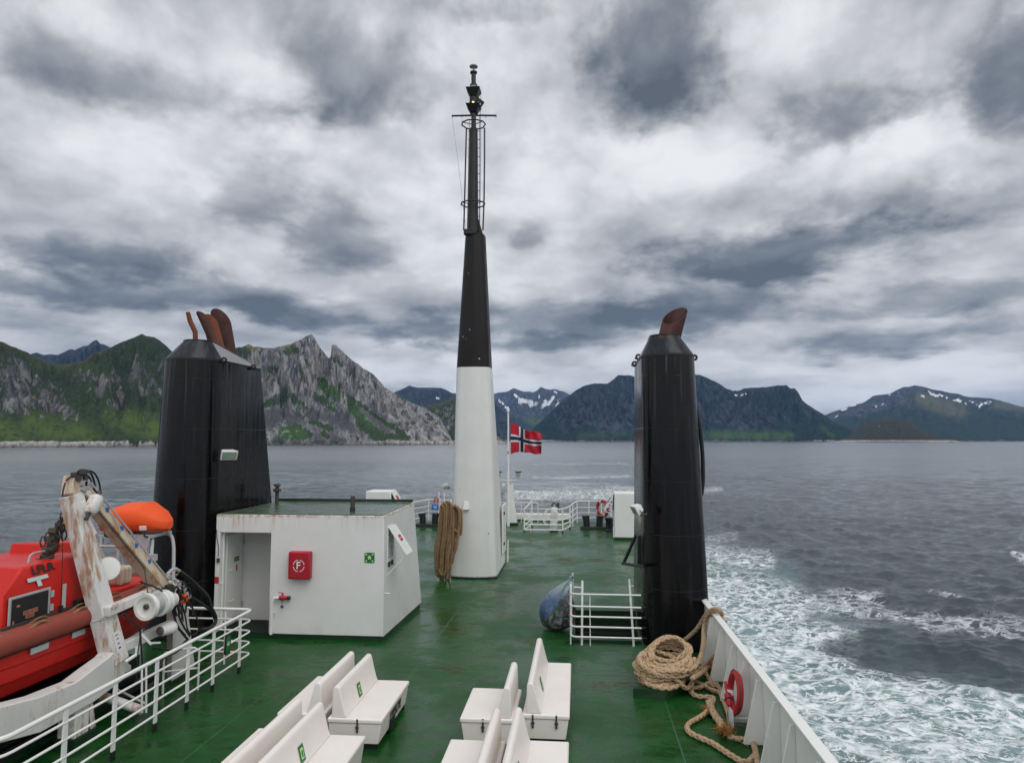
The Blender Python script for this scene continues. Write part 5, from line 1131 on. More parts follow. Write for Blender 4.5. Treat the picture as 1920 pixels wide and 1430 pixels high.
# ------------------------------------------------------------------ stern gear
def rail_run(t, pts, zs, r, posts=(), mat='rail', pr=None):
    for i, z in enumerate(zs):
        b = MB(); b.tube([(p[0], p[1], z) for p in pts], r if i == 0 else r * .72, 8); b.build('rail', M[mat], t, smooth=60)
    for k in posts:
        p = pts[k] if isinstance(k, int) else k; b = MB(); b.cyl((p[0], p[1], .002), (p[0], p[1], zs[0]), pr or r * .95, n=8); b.build('post', M[mat], t)
SZ = (1.22, .86, .56, .28)
def build_stern():
    q = lambda x, y, Y: P(x, y, Y=Y)
    t = thing('stern_rail', (1.2, 40.5, 0), 'white pipe railing round the right corner of the stern, carrying the red lifebuoy', 'railing', 'stern rails')
    R = [(-.45, 38.3), (-.35, 39.4), (-.12, 41.0), (1.25, 41.2), (1.72, 39.4), (2.15, 37.2), (2.55, 35.0)]
    rail_run(t, R, SZ, .032, (1, 2, (.55, 41.1), 3, 4, 5))
    t = thing('stern_rail', (-8.7, 40.5, 0), 'white pipe railing round the left stern corner, carrying red and blue notices', 'railing', 'stern rails')
    L = [tuple(mir((x, y, 0)))[:2] for x, y in R]
    rail_run(t, L, SZ, .032, (1, 2, tuple(mir((.55, 41.1, 0)))[:2], 3, 4, 5))
    for xx in (823, 833): 
        b = MB(); p = q(xx, 922, 41.0); b.cyl((p.x, 41.0, .002), p, .03, n=8); b.build('tall_post', M['rail'], t)
    for (x, y, w, h, m, tx, lab) in ((818.5, 938, .30, .26, 'sign_red', 'STOPP', 'small red notice high on the left stern rail'), (816.5, 950, .42, .33, 'sign_blue', 'PAABUD', 'blue notice below the red one on the left stern rail')):
        o = q(x, y, 41.0); o.y = 40.9; s = thing('notice', o, lab, 'sign'); panel('board', M[m], s, o, (1, 0, 0), (0, 0, 1), w, h, .01)
        b = MB()
        for k in range(3): b.box(o + Vector((0, -.012, .07 - .07 * k)), (w * (.6 - .1 * k), .003, .025))
        b.build('print_lines', M['sign_white'], s, smooth=0)
    # low white sill across the stern, between the corner rails
    t = thing('stern_sill', (-3.7, 41.9, 0), 'low white steel sill across the stern edge of the deck', 'sill')
    b = MB(); b.span((-7.2, 41.75, .06), (-.5, 42.05, .42)); b.build('sill', M['white'], t, bevel=0.05, seg=3); b = MB(); b.span((-7.2, 41.70, .002), (-.5, 42.0, .059)); b.build('sill_base', M['dk_green'], t)
    t = thing('stern_rail', (-3.7, 40.8, 0), 'short white railing across the middle of the stern behind the lamp post', 'railing', 'stern rails')
    rail_run(t, [(-5.6, 41.0), (-3.3, 41.0), (-2.35, 41.0)], (1.10, .75, .40), .026, (0, 1, 2))
    # winch guard with hand wheel
    Y = 36.7; xl, xr = q(983, 990, Y).x, q(1055, 990, Y).x
    t = thing('winch_guard', ((xl + xr) / 2, Y, 0), 'white pipe cage round the hand winch at the stern', 'railing')
    for z in (1.17, .62, .38, .12):
        b = MB(); b.tube([(xl + .25, Y + 2.2, z + (.18 if z > 1 else 0)), (xl, Y, z), (xr, Y, z), (xr + .35, Y + 1.6, z)], .034, 8); b.build('rail', M['rail'], t)
    for x, y, z1 in ((xl, Y, 1.17), (xr, Y, 1.25), (xl + .25, Y + 2.2, 1.4), (xr + .35, Y + 1.6, 1.2)):
        b = MB(); b.cyl((x, y, .1), (x, y, z1), .038, n=8); p = b.build('post', M['rail'], t); b = MB(); b.cyl((x, y, .002), (x, y, .099), .045, n=8); b.build('post_foot', M['ink'], p)
    b = MB(); p = q(995, 970, Y); b.cyl((p.x, Y, .002), (p.x, Y, 1.17), .014, n=6); b.build('thin_post', M['rail'], t)
    o = q(1032, 970, 37.0); t = thing('hand_winch', (o.x, 37.3, 0), 'white hand wheel and small winch standing inside the stern pipe cage', 'winch')
    b = MB(); b.torus((o.x, 36.95, o.z), (0.12, 1, 0), .40, .034, 30, 8)
    for k in range(4): a = .6 + k * math.pi / 2; b.cyl((o.x, 36.95, o.z), (o.x + math.cos(a) * .4, 36.95, o.z + math.sin(a) * .4), .022, n=6)
    b.build('hand_wheel', M['rail'], t)
    b = MB(); b.hexa([(o.x - .06, 37.1, .05), (o.x + .34, 37.1, .05), (o.x + .34, 37.6, .05), (o.x - .06, 37.6, .05)], [(o.x + .05, 37.1, 1.22), (o.x + .36, 37.1, 1.22), (o.x + .36, 37.5, 1.22), (o.x + .05, 37.5, 1.22)]); b.build('pedestal', M['rail'], t, bevel=.02)
    b = MB(); b.cyl((o.x, 36.97, o.z), (o.x, 37.3, o.z), .05, n=10); b.build('shaft', M['dark_steel'], t)
    b = MB(); b.span((o.x - .05, 37.0, .002), (o.x + .4, 37.7, .049)); b.build('base_plate', M['ink'], t)
    b = MB(); g = Vector((o.x + .2, 37.2, 1.3)); b.torus(g, (.2, 1, 0), .13, .04, 14, 6); b.box(g + Vector((.2, .05, .0)), (.12, .1, .3)); b.build('brake_gear', M['dark_steel'], t)
    # lamp post with two lamps
    Y = 39.6; c = q(956, 985, Y); x = c.x
    t = thing('lamp_post', (x, Y, 0), 'white tapering post at the stern with a crossbar and two floodlights', 'lamp post')
    b = MB(); b.hexa([(x - .36, Y - .18, .14), (x + .40, Y - .18, .14), (x + .40, Y + .18, .14), (x - .36, Y + .18, .14)], [(x - .17, Y - .13, 1.3), (x + .24, Y - .13, 1.3), (x + .24, Y + .13, 1.3), (x - .17, Y + .13, 1.3)])
    b.hexa([(x - .15, Y - .11, 1.302), (x + .22, Y - .11, 1.302), (x + .22, Y + .11, 1.302), (x - .15, Y + .11, 1.302)], [(x - .11, Y - .09, 2.2), (x + .18, Y - .09, 2.2), (x + .18, Y + .09, 2.2), (x - .11, Y + .09, 2.2)]); b.build('post', M['white'], t, bevel=.01)
    b = MB(); b.span((x - .42, Y - .24, .002), (x + .46, Y + .24, .139)); b.build('post_foot', M['dk_green'], t)
    z = q(956, 900, Y).z; xa, xb2 = q(935, 900, Y).x, q(972, 900, Y).x
    b = MB(); b.cyl((xa, Y, z), (xb2, Y, z), .03, n=8); b.build('crossbar', M['rail'], t)
    for xx in (xa, xb2):
        o = Vector((xx, Y - .02, z + .30)); b = MB(); b.cyl((xx, Y, z), (xx, Y, z + .16), .03, n=8); b.hexa([o + Vector(v) for v in ((-.16, -.1, -.17), (.16, -.1, -.17), (.16, .12, -.12), (-.16, .12, -.12))], [o + Vector(v) for v in ((-.16, -.1, .17), (.16, -.1, .17), (.16, .12, .12), (-.16, .12, .12))]); l = b.build('floodlight', M['rail'], t, bevel=.01)
        b = MB(); b.span(o + Vector((-.13, -.112, -.13)), o + Vector((.13, -.101, .09))); b.build('lamp_glass', M['glass'], l); b = MB(); b.span(o + Vector((-.19, -.16, .15)), o + Vector((.19, .12, .19))); b.build('lamp_visor', M['black_steel'], l)
    b = MB(); o = q(945, 908, Y - .2); b.lathe(o, (0, -1, 0), [(0, .05), (.08, .1), (.12, .1)], 12); b.build('horn', M['rail'], t)
    # flagpole and flag
    Y = 39.2; f = q(953, 985, Y); tp = q(953, 772, Y)
    t = thing('flagpole', (f.x, Y, 0), 'slim white flagpole at the stern in front of the lamp post', 'flagpole')
    b = MB(); b.tube([(f.x, Y, .002), (f.x, Y, 2.9), (tp.x, Y, tp.z)], [.085, .06, .045], 12); b.build('pole', M['rail'], t)
    b = MB(); b.lathe((tp.x, Y, tp.z), (0, 0, 1), [(0, .05), (.03, .09), (.07, .09), (.1, .03)], 12); b.build('truck', M['rail'], t)
    b = MB(); b.box(q(953, 848, Y), (.1, .12, .16)); b.build('cleat', M['beige'], t)
    # the flag blowing to the right: colours laid out in the cloth's own coordinates
    nu, nv = 100, 60; U, V = np.meshgrid(np.linspace(0, 1, nu), np.linspace(0, 1, nv), indexing='ij')
    top = np.interp(U[:, 0], [0, .15, .3, .45, .6, .8, 1], [791, 795, 800, 806, 808, 807.5, 813]); bot = np.interp(U[:, 0], [0, .15, .3, .45, .6, .8, 1], [851, 848, 846.5, 847.5, 848, 852.5, 850])
    pxr = 957.5 + U * 60 + 3 * (V - .5) * U - 4 * V * U; pyr = top[:, None] * (1 - V) + bot[:, None] * V + 1.2 * np.sin(U * 9 + V * 4) * U
    dep = .24 * np.sin(U * 11 + V * 3.4) * np.clip(U * 3, 0, 1) + .10 * np.sin(U * 21 - V * 6) * U + U * .25
    pts = np.array([tuple(P(a, c2, Y=Y + d)) for a, c2, d in zip(pxr.ravel(), pyr.ravel(), dep.ravel())])
    m, tt, bb = mat_new('flag_cloth'); u, v = tt.attr('fu'), tt.attr('fv')
    band = lambda s, a, c2: tt.m('MULTIPLY', tt.m('GREATER_THAN', s, a), tt.m('LESS_THAN', s, c2))
    wh = tt.m('MAXIMUM', band(u, 6 / 22, 10 / 22), band(v, 6 / 16, 10 / 16)); bl = tt.m('MAXIMUM', band(u, 7 / 22, 9 / 22), band(v, 7 / 16, 9 / 16))
    cc = tt.mix(wh, (0.46, 0.012, 0.035), (0.66, 0.64, 0.60)); cc = tt.mix(bl, cc, (0.010, 0.024, 0.075))
    tt.put(bb.inputs['Base Color'], cc); bb.inputs['Roughness'].default_value = 0.85
    o = np_mesh('flag', pts - np.array([f.x, Y, 0]), grid_faces(nu, nv), m, {'fu': U, 'fv': V}); o.location = (f.x, Y, 0)
    tag(o, 'red Norwegian flag with a white-edged blue cross blowing from the stern flagpole', 'flag')
    so = o.modifiers.new('thick', 'SOLIDIFY'); so.thickness = 0.006
    # mooring bollards
    def bollards(cx, cy, label, rot=0.0, sc=1.0):
        t = thing('bollard', (cx, cy, 0), label, 'bollard', 'black mooring bollards'); R = Matrix.Rotation(rot, 3, 'Z'); w = lambda x, y, z: Vector((cx, cy, 0)) + R @ Vector((x * sc, y * sc, z * sc))
        b = MB(); b.hexa([w(-.68, -.28, .002), w(.68, -.28, .002), w(.68, .28, .002), w(-.68, .28, .002)], [w(-.66, -.26, .14), w(.66, -.26, .14), w(.66, .26, .14), w(-.66, .26, .14)]); b.build('bollard_base', M['black_steel'], t, bevel=.01)
        for s in (-1, 1):
            b = MB(); b.tube([w(.33 * s, 0, .141), w(.36 * s, 0, .60), w(.365 * s, 0, .605), w(.37 * s, 0, .70)], [.17 * sc, .19 * sc, .215 * sc, .215 * sc], 20); b.build('bollard_post', M['black_steel'], t)
    bollards(.72, 38.3, 'pair of black bollards on the deck by the right stern rail, below the lifebuoy')
    bollards(-8.18, 38.7, 'pair of black bollards by the left stern rail, seen beside the hanging rope')
    o = q(1143, 985, 37.4); t = thing('fairlead', (o.x, 37.4, 0), 'single black mooring fairlead close beside the white vent locker at the right', 'fairlead')
    b = MB(); b.lathe((o.x, 37.4, .002), (0, 0, 1), [(0, .24), (.08, .24), (.12, .19), (.55, .2), (.62, .25), (.7, .25)], 18); b.build('roller', M['black_steel'], t)
    # vent lockers
    def locker(fx, label):
        fl = (lambda p: mir(p)) if fx else (lambda p: Vector(p)); t = thing('vent_locker', fl((2.3, 34.6, 0)), label, 'vent locker', 'white vent lockers')
        b = MB(); p = lambda a: fl(a); b.hexa([p(v) for v in ((1.62, 34.2, .10), (2.9, 34.2, .10), (2.9, 35.4, .10), (1.62, 35.4, .10))], [p(v) for v in ((1.66, 34.2, 2.2), (2.9, 34.2, 2.2), (2.9, 35.4, 2.2), (1.66, 35.4, 2.2))]); b.build('locker_box', M['white'], t, bevel=.05, seg=3)
        b = MB(); b.hexa([p(v) for v in ((1.66, 34.23, .002), (2.9, 34.23, .002), (2.9, 35.3, .002), (1.66, 35.3, .002))], [p(v) for v in ((1.66, 34.23, .099), (2.9, 34.23, .099), (2.9, 35.3, .099), (1.66, 35.3, .099))]); b.build('base', M['dk_green'], t)
        b = MB(); b.hexa([p(v) for v in ((1.63, 34.3, 2.1), (1.60, 34.3, 2.13), (1.60, 35.2, 2.13), (1.63, 35.2, 2.1))], [p(v) for v in ((1.22, 34.3, 1.32), (1.19, 34.3, 1.35), (1.19, 35.2, 1.35), (1.22, 35.2, 1.32))]); f = b.build('vent_flap', M['white'], t)
        b = MB(); b.hexa([p(v) for v in ((1.50, 34.55, 1.96), (1.495, 34.55, 1.967), (1.495, 34.9, 1.967), (1.50, 34.9, 1.96))], [p(v) for v in ((1.36, 34.55, 1.68), (1.355, 34.55, 1.69), (1.355, 34.9, 1.69), (1.36, 34.9, 1.68))]); b.build('flap_notice', M['sign_red'], f)
        b = MB(); b.hexa([p(v) for v in ((1.628, 34.35, 1.35), (1.64, 34.35, 1.35), (1.64, 35.2, 1.35), (1.628, 35.2, 1.35))], [p(v) for v in ((1.64, 34.35, 2.08), (1.652, 34.35, 2.08), (1.652, 35.2, 2.08), (1.64, 35.2, 2.08))]); b.build('vent_opening', M['ink'], t)
        b = MB(); b.cyl(p((1.2, 34.35, 1.34)), p((1.63, 34.35, 1.12)), .02, n=6); b.cyl(p((1.60, 34.16, .12)), p((1.60, 34.16, .62)), .02, n=6); b.build('stay', M['rail'], t)
    locker(False, 'white vent locker standing close behind the right-hand funnel'); locker(True, 'white vent locker whose top shows above the deckhouse roof')
def lifebuoy(t, c, ax, R, r, nb=4):
    ax = Vector(ax).normalized(); b = MB(); b.torus(c, ax, R, r, 36, 12); ring = b.build('ring', M['red'], t)
    sd = ax.cross(Vector((0, 0, 1))).normalized(); up = sd.cross(ax)
    for k in range(nb):
        a0 = math.radians(-20 + 90 * k); b = MB(); b.tube([Vector(c) + (sd * math.cos(a) + up * math.sin(a)) * R for a in (a0 - .16, a0 - .05, a0 + .05, a0 + .16)], r * 1.05, 12); b.build('band', M['sign_white'], ring)
    b = MB(); g = [Vector(c) + ax * .02 + (sd * math.cos(a) + up * math.sin(a)) * (R + r * (1.15 if k % 4 else .9)) for k, a in ((k, 2 * math.pi * k / 16) for k in range(16))]; b.tube(g, .012, 6, closed=True); b.build('grab_line', M['rust_bright'], ring)
build_stern()
def build_buoys():
    c = P(1130, 953, Y=40.2); t = thing('lifebuoy', c, 'red lifebuoy with white bands hung on the right stern rail', 'lifebuoy', 'red lifebuoys')
    lifebuoy(t, c, (-.72, -.7, 0), .40, .085)
    b = MB(); p = P(1121, 957, Y=40.0); b.cyl(p + Vector((-.05, 0, .22)), p + Vector((.08, 0, -.22)), .05, n=10); b.build('marker_light', M['red'], t)
    c = Vector((2.535, 12.36, .56)); t = thing('lifebuoy', c, 'red lifebuoy in a bracket against the ribbed bulwark', 'lifebuoy', 'red lifebuoys')
    lifebuoy(t, c, (-1, -.05, .10), .29, .055, 1)
    b = MB(); b.span((2.44, 12.22, .05), (2.47, 12.50, .30)); b.build('bracket', M['rail'], t); b = MB(); b.cyl((2.47, 12.36, .15), (2.79, 12.36, .15), .02, n=6); b.build('bracket_arm', M['rail'], t)
    a, d = P(1360, 1278, X=2.46), P(1364, 1298, X=2.46); s = thing('marker_light', d, 'red stick-shaped lifebuoy light clipped beside the bulwark lifebuoy', 'marker light')
    b = MB(); b.cyl(a, d, .028, n=10); b.build('stick', M['red'], s); b = MB(); e = d + (d - a).normalized() * .24; b.tube([d, d + (e - d) * .15, e - (e - d) * .25, e], [.03, .062, .062, .04], 12); b.build('float_body', M['red'], s); b = MB(); b.torus(d + (e - d) * .55, e - d, .064, .014, 14, 6); b.build('clip', M['black_steel'], s); b = MB(); b.tube(smooth_path([e, e + Vector((-.06, .0, -.12)), Vector((2.40, 12.0, .02)), Vector((2.55, 11.6, .02))], .03), .007, 5); b.build('lanyard', M['rope'], s)
    w = P(1340, 1246, X=2.66); s = thing('valve_wheel', (w.x, w.y, 0), 'small red valve hand wheel on a spindle near the bulwark foot', 'valve')
    b = MB(); b.torus(w, (0, 0, 1), .085, .016, 20, 8)
    for k in range(3): b.cyl(w, w + Vector((math.cos(k * 2.1) * .085, math.sin(k * 2.1) * .085, 0)), .01, n=6)
    b.build('wheel', M['red'], s); b = MB(); b.cyl((w.x, w.y, .002), w, .016, n=8); b.build('spindle', M['dark_steel'], s)
build_buoys()

# ------------------------------------------------------------------ ropes on the deck
def build_ropes():
    c = P(1259, 1300, Z=0.0); cx, cy = c.x - .06, c.y + .26
    t = thing('bollard', (cx, cy, 0), 'low dark bollard buried under the big coil of rope', 'bollard')
    b = MB(); b.hexa([(cx - .66, cy - .5, .002), (cx - .08, cy - .62, .002), (cx + .55, cy + .15, .002), (cx - .1, cy + .35, .002)], [(cx - .66, cy - .5, .16), (cx - .1, cy - .6, .16), (cx + .55, cy + .15, .16), (cx - .1, cy + .35, .16)]); b.build('bollard_base', M['dk_green'], t)
    b = MB(); b.cyl((cx, cy, .161), (cx, cy, .50), .15, n=18); b.build('bollard_post', M['black_steel'], t)
    mb = MB(); rnd = random.Random(9); R = .047
    def loop(z, rx, ry, ox, oy, tilt=0.0, tx=0.0, wob=.07, a0=0.0, turns=1.0):
        pts = []
        for k in range(int(18 * turns) + 1):
            a = a0 + 2 * math.pi * k / 18; w = 1 + wob * math.sin(2 * a + z * 20) + wob * .7 * math.sin(3 * a + z * 31)
            pts.append((cx + ox + math.cos(a) * rx * w, cy + oy + math.sin(a) * ry * w, z + tilt * math.sin(a) + tx * math.cos(a) + .012 * math.sin(4 * a + z * 50)))
        return pts
    spec = [(.21, .42, .36, -.10, -.14, .02, .02), (.25, .38, .36, -.14, -.10, .04, .00), (.30, .33, .34, -.16, -.08, .04, -.02), (.36, .46, .38, -.06, -.08, .04, .04), (.42, .52, .42, -.04, -.06, .05, .02), (.48, .53, .43, -.03, -.05, .06, .04),
            (.54, .50, .43, -.02, -.03, .08, .05), (.59, .47, .40, .0, .0, .10, .06), (.63, .42, .36, .03, .02, .14, .06), (.67, .34, .30, .05, .04, .18, .04), (.71, .30, .24, .07, .05, .15, .06), (.50, .44, .34, -.10, -.12, .10, -.06)]
    for i, s in enumerate(spec): rope_into(mb, loop(*s, a0=rnd.random() * 6, turns=1.03), R)
    rope_into(mb, [(cx + .1, cy - .45, .34), (cx + .30, cy - .40, .16), (cx + .42, cy - .30, .20), (cx + .46, cy - .20, .42), (cx + .52, cy - .05, .6)], R)
    # up over the cap rail and back to the coil
    q = lambda x, y, X: P(x, y, X=X)
    rope_into(mb, [(cx - .05, cy + .28, .80), q(1265, 1212, 2.1), q(1285, 1198, 2.3), q(1305, 1180, 2.5), q(1318, 1160, 2.63), q(1327, 1147, 2.70), q(1337, 1142, 2.76), q(1346, 1141, 2.83), q(1353, 1149, 2.92), q(1355, 1160, 2.94), (2.95, 14.6, .3)], .044)
    rope_into(mb, [(cx + .55, cy + .05, .40), q(1309, 1240, 2.25), q(1316, 1222, 2.42), q(1319, 1200, 2.52), q(1320, 1175, 2.62), q(1326, 1155, 2.69), q(1338, 1145, 2.77), q(1348, 1147, 2.86)], .044)
    # through the fairlead
    rope_into(mb, [(cx + .45, cy - .10, .35), q(1300, 1262, 2.1), q(1318, 1250, 2.45), q(1333, 1235, 2.70), (2.9, 15.0, .52)], .042)
    rope_into(mb, [(cx + .45, cy - .22, .28), q(1300, 1270, 2.05), q(1320, 1257, 2.40), q(1332, 1246, 2.68), (2.9, 14.95, .46)], .042)
    # slack lengths on the deck
    g = lambda x, y, z=.05: tuple(P(x, y, Z=z))
    rope_into(mb, [(cx + .50, cy + .02, .45), g(1303, 1246, .35), g(1318, 1256, .22), g(1330, 1272, .08), g(1334, 1284, .06), g(1348, 1288), (2.55, 13.3, .05)], .042)
    rope_into(mb, [(cx + .42, cy - .30, .20), g(1300, 1276, .1), g(1318, 1284), g(1335, 1293), g(1350, 1299), (2.5, 12.8, .05)], .042)
    rope_into(mb, [g(1346, 1282), g(1328, 1281), g(1312, 1288), g(1298, 1290), g(1296, 1297), g(1306, 1304), g(1322, 1306), g(1334, 1306), g(1338, 1312), g(1333, 1322), g(1325, 1334, .06), g(1310, 1345), g(1294, 1354), g(1288, 1363), g(1294, 1373), g(1312, 1382), g(1335, 1392), g(1355, 1405), g(1372, 1416), g(1390, 1426), g(1404, 1427), g(1416, 1415)], .044)
    rope_into(mb, [g(1330, 1314, .09), g(1334, 1328, .09), g(1342, 1342, .08), g(1352, 1356, .08), g(1358, 1370, .07)], .062)
    rope_into(mb, [g(1366, 1380, .06), g(1380, 1384, .05), g(1396, 1386), g(1412, 1392), (2.5, 10.7, .05)], .045)
    o = mb.build('mooring_rope', M['rope'], None, loc=(cx, cy, 0), smooth=60)
    tag(o, 'thick plaited mooring rope heaped in a coil, its end trailing along the deck', 'rope')
    # frayed whipping where two ends are joined
    fr = MB(); M['fray'] = m_paint('frayed_orange_fibre', (0.34, 0.16, 0.035), .9)
    c0 = Vector(g(1360, 1374, .07))
    for k in range(150):
        d = Vector((rnd.gauss(0, 1), rnd.gauss(0, 1), abs(rnd.gauss(0, .7)))).normalized() * rnd.uniform(.09, .20); st = c0 + Vector((rnd.gauss(0, .05), rnd.gauss(0, .05), rnd.uniform(0, .03))); fr.tube([st, st + d * .5 + Vector((0, 0, .015)), st + d], [.004, .0035, .002], 4)
    c1 = Vector(g(1328, 1328, .09))
    for k in range(60):
        d = Vector((rnd.gauss(0, 1), rnd.gauss(0, 1), abs(rnd.gauss(0, .5)))).normalized() * rnd.uniform(.06, .12); st = c1 + Vector((rnd.gauss(0, .03), rnd.gauss(0, .09), .0)); fr.tube([st, st + d * .5, st + d], [.004, .0035, .002], 4)
    fr.build('frayed_fibre', M['fray'], o)
build_ropes()
# ------------------------------------------------------------------ rescue boat
def build_boat():
    BX = -9.25; t = thing('rescue_boat', (BX, 11.4, .8), 'red rescue boat with a small cabin and a rubber fender tube, resting in its davit', 'boat')
    # hull: sections from the near end to the far end
    secs = [(7.9, .25, 1.25), (8.3, .62, .92), (9.0, .92, .66), (10.0, 1.02, .56), (11.5, 1.04, .54), (12.6, 1.0, .56), (13.6, .88, .66), (13.95, .78, .76)]
    b = MB(); rings = []
    for y, w, kz in secs:
        zs = 1.66
        prof = [(1.0, zs), (.985, 1.46), (.955, 1.44), (.93, 1.28), (.89, 1.26), (.80, 1.10), (.72, 1.09), (.35, .92)]
        f = lambda k, z: z if z > 1.6 else kz + (z - .80) * (zs - kz) / (zs - .80)
        half = [(w * k, f(k, z)) for k, z in prof]
        rings.append([(BX + x, y, z) for x, z in half] + [(BX, y, kz)] + [(BX - x, y, z) for x, z in half[::-1]])
    b.loft(rings); b.build('hull', M['red_boat'], t, smooth=24)
    # fender tube round the gunwale
    pts = [(BX, 7.72, 1.92)] + [(BX + w + .02, y, 1.79 + (.10 if y < 8.5 else 0)) for y, w, _ in secs[1:]] + [(BX, 14.15, 1.79)] + [(BX - w - .02, y, 1.79 + (.10 if y < 8.5 else 0)) for y, w, _ in secs[:0:-1]]
    sp = smooth_path(pts + [pts[0]], .12); b = MB(); b.tube([tuple(p) for p in sp], .168, 16); b.build('fender_tube', M['red_tube'], t, smooth=60)
    k = MB(); k.tube([(p[0] + (.02 if p[0] > BX else -.02), p[1], p[2] - .165) for p in sp], .03, 6); k.build('fender_seam', M['black_steel'], t)
    g = MB(); gp = []
    for i in range(21): y = 8.6 + i * .29; gp.append((BX + np.interp(y, [s[0] for s in secs], [s[1] for s in secs]) + .11, y, 1.905 + .05 * (i % 3 == 0) - .05 * (i % 3 == 1)))
    rope_into(g, gp, .022, plait=False, m=5)
    gp2 = [(p[0] - .10, p[1] + .1, p[2] + .04) for p in gp]; rope_into(g, gp2, .014, plait=False, m=5); g.build('grab_line', M['rope_dark'], t)
    # cabin: inboard wall, sloping shoulder, roof
    sec = lambda y, i, zt: [(-8.37 - i, y, 1.70), (-8.37 - i, y, 2.42), (-8.51 - i * .6, y + (.55 if y < 10 else 0), zt), (-9.95 + i * .6, y + (.75 if y < 10 else 0), zt), (-10.1 + i, y, 2.42), (-10.1 + i, y, 1.70)]
    b = MB(); b.loft([sec(9.82, .02, 2.75), sec(11.75, .0, 2.75), sec(12.35, .32, 2.62)]); cab = b.build('cabin', M['red_boat'], t, bevel=.045, seg=3, smooth=30)
    # door with metal frame
    X = -8.365; dc = Vector((X, 10.33, 2.085))
    b = MB(); b.span((X, 9.93, 1.80), (X + .022, 10.76, 2.38)); fr = b.build('door_frame', M['steel'], cab, bevel=.06, seg=4)
    b = MB(); b.span((X + .021, 9.97, 1.81), (X + .032, 10.70, 2.345)); dr = b.build('door', M['ink'], cab, bevel=.008)
    for i, z in enumerate((2.27, 2.06, 1.88)):
        h = MB(); h.span((X + .03, 10.74, z - .05), (X + .05, 10.80, z + .05)); h.build('hinge', M['steel'], cab)
    M['sign_salmon'] = m_paint('salmon_label', (0.42, 0.16, 0.11), .5)
    for (dy, z, w, h) in ((0.01, 2.10, .29, .062), (.0, 2.035, .17, .055), (-.24, 2.23, .06, .035), (-.32, 1.98, .03, .10), (-.24, 1.86, .06, .03)):
        panel('door_label', M['sign_salmon'], cab, (X + .033, 10.33 + dy, z), (0, 1, 0), (0, 0, 1), w, h, .002)
    text('FUEL VALVE', .05, M['ink'], 'lettering', cab, (X + .0375, 10.34, 2.10), (0, 1, 0), (0, 0, 1)); text('INSIDE', .046, M['ink'], 'lettering', cab, (X + .0375, 10.33, 2.035), (0, 1, 0), (0, 0, 1))
    # call sign and reflective tape on the shoulder
    s0, s1 = Vector((-8.37, 10.6, 2.42)), Vector((-8.51, 10.6, 2.75)); up = (s1 - s0).normalized(); n = Vector((0, 1, 0)).cross(up); mid = (s0 + s1) / 2 + n * .012
    text('LFLR', .185, M['ink'], 'call_sign', cab, mid + up * .085 + Vector((0, .12, 0)), (0, 1, 0), up, bold=.006, sx=1.25)
    panel('tape_mark', M['tape'], cab, mid - up * .045 + Vector((0, -.05, 0)), (0, 1, 0), up, .42, .062, .004); panel('tape_mark', M['tape'], cab, mid - up * .12 + Vector((0, -.05, 0)), (0, 1, 0), up, .085, .10, .004)
    panel('tape_mark', M['tape'], cab, (X + .003, 11.08, 2.16), (0, 1, 0), (0, 0, 1), .085, .40, .004)
    for y, w in ((10.75, .36), (11.60, .30)):
        panel('tape_mark', M['tape'], t, (BX + 1.045, y - .35, 1.535), (0, 1, 0), (.05, 0, 1), w, .09, .012)
    b = MB(); b.span((X + .02, 7.9, 1.92), (X + .05, 11.6, 1.98)); b.build('lashing_strap', M['dark_steel'], t)
    b = MB(); b.span((X + .04, 11.25, 1.985), (X + .14, 11.45, 2.06)); b.build('buckle', M['rubber'], t)
    # raised red coaming and bow rails on the roof
    b = MB(); b.hexa([(-9.2, 11.7, 2.60), (-9.2, 12.9, 2.45), (-9.95, 12.9, 2.45), (-9.95, 11.7, 2.60)], [(-9.25, 11.75, 2.90), (-9.25, 12.95, 2.78), (-9.9, 12.95, 2.78), (-9.9, 11.75, 2.90)]); b.build('seat_coaming', M['red_boat'], t, bevel=.03)
    for y in (10.75, 11.75):
        b = MB(); b.tube([(-8.75, y, 2.74), (-8.75, y + .03, 2.85), (-8.75, y + .1, 2.88), (-8.75, y + .55, 2.88)], .018, 8); b.build('grab_rail', M['steel'], t)
    # open cockpit aft: console and seat
    b = MB(); b.span((-9.9, 12.4, 1.5), (-8.45, 13.7, 1.98)); b.build('cockpit', M['red_boat'], t, bevel=.04)
    b = MB(); b.span((-8.85, 12.75, 1.98), (-8.5, 13.1, 2.32)); b.build('seat', M['beige'], t, bevel=.06, seg=3)
    # frame aft that carries the righting bag
    for x in (-8.62, -9.72):
        b = MB(); b.tube(smooth_path([(x + .05, 13.75, 1.85), (x, 13.85, 2.2), (x - .05, 13.95, 2.5), (x - .15, 14.1, 2.68), (x - .3, 14.2, 2.70)], .06), .035, 8); b.build('arch_tube', M['steel'], t)
        b = MB(); b.tube(smooth_path([(x + .28, 14.2, 1.85), (x + .22, 14.3, 2.2), (x + .14, 14.4, 2.52), (x, 14.5, 2.70), (x - .25, 14.5, 2.72)], .06), .035, 8); b.build('arch_tube', M['steel'], t)
    b = MB(); b.span((-9.75, 13.9, 2.70), (-8.7, 14.7, 2.76)); b.hexa([(-8.95, 13.88, 2.45), (-8.75, 13.88, 2.45), (-8.75, 13.9, 2.45), (-8.95, 13.9, 2.45)], [(-9.3, 13.88, 2.70), (-8.68, 13.88, 2.70), (-8.68, 13.9, 2.70), (-9.3, 13.9, 2.70)]); b.build('arch_plate', M['steel'], t)
    b = MB(); b.box((-8.62, 13.85, 2.33), (.22, .10, .13)); b.build('stern_lamp', M['steel'], t)
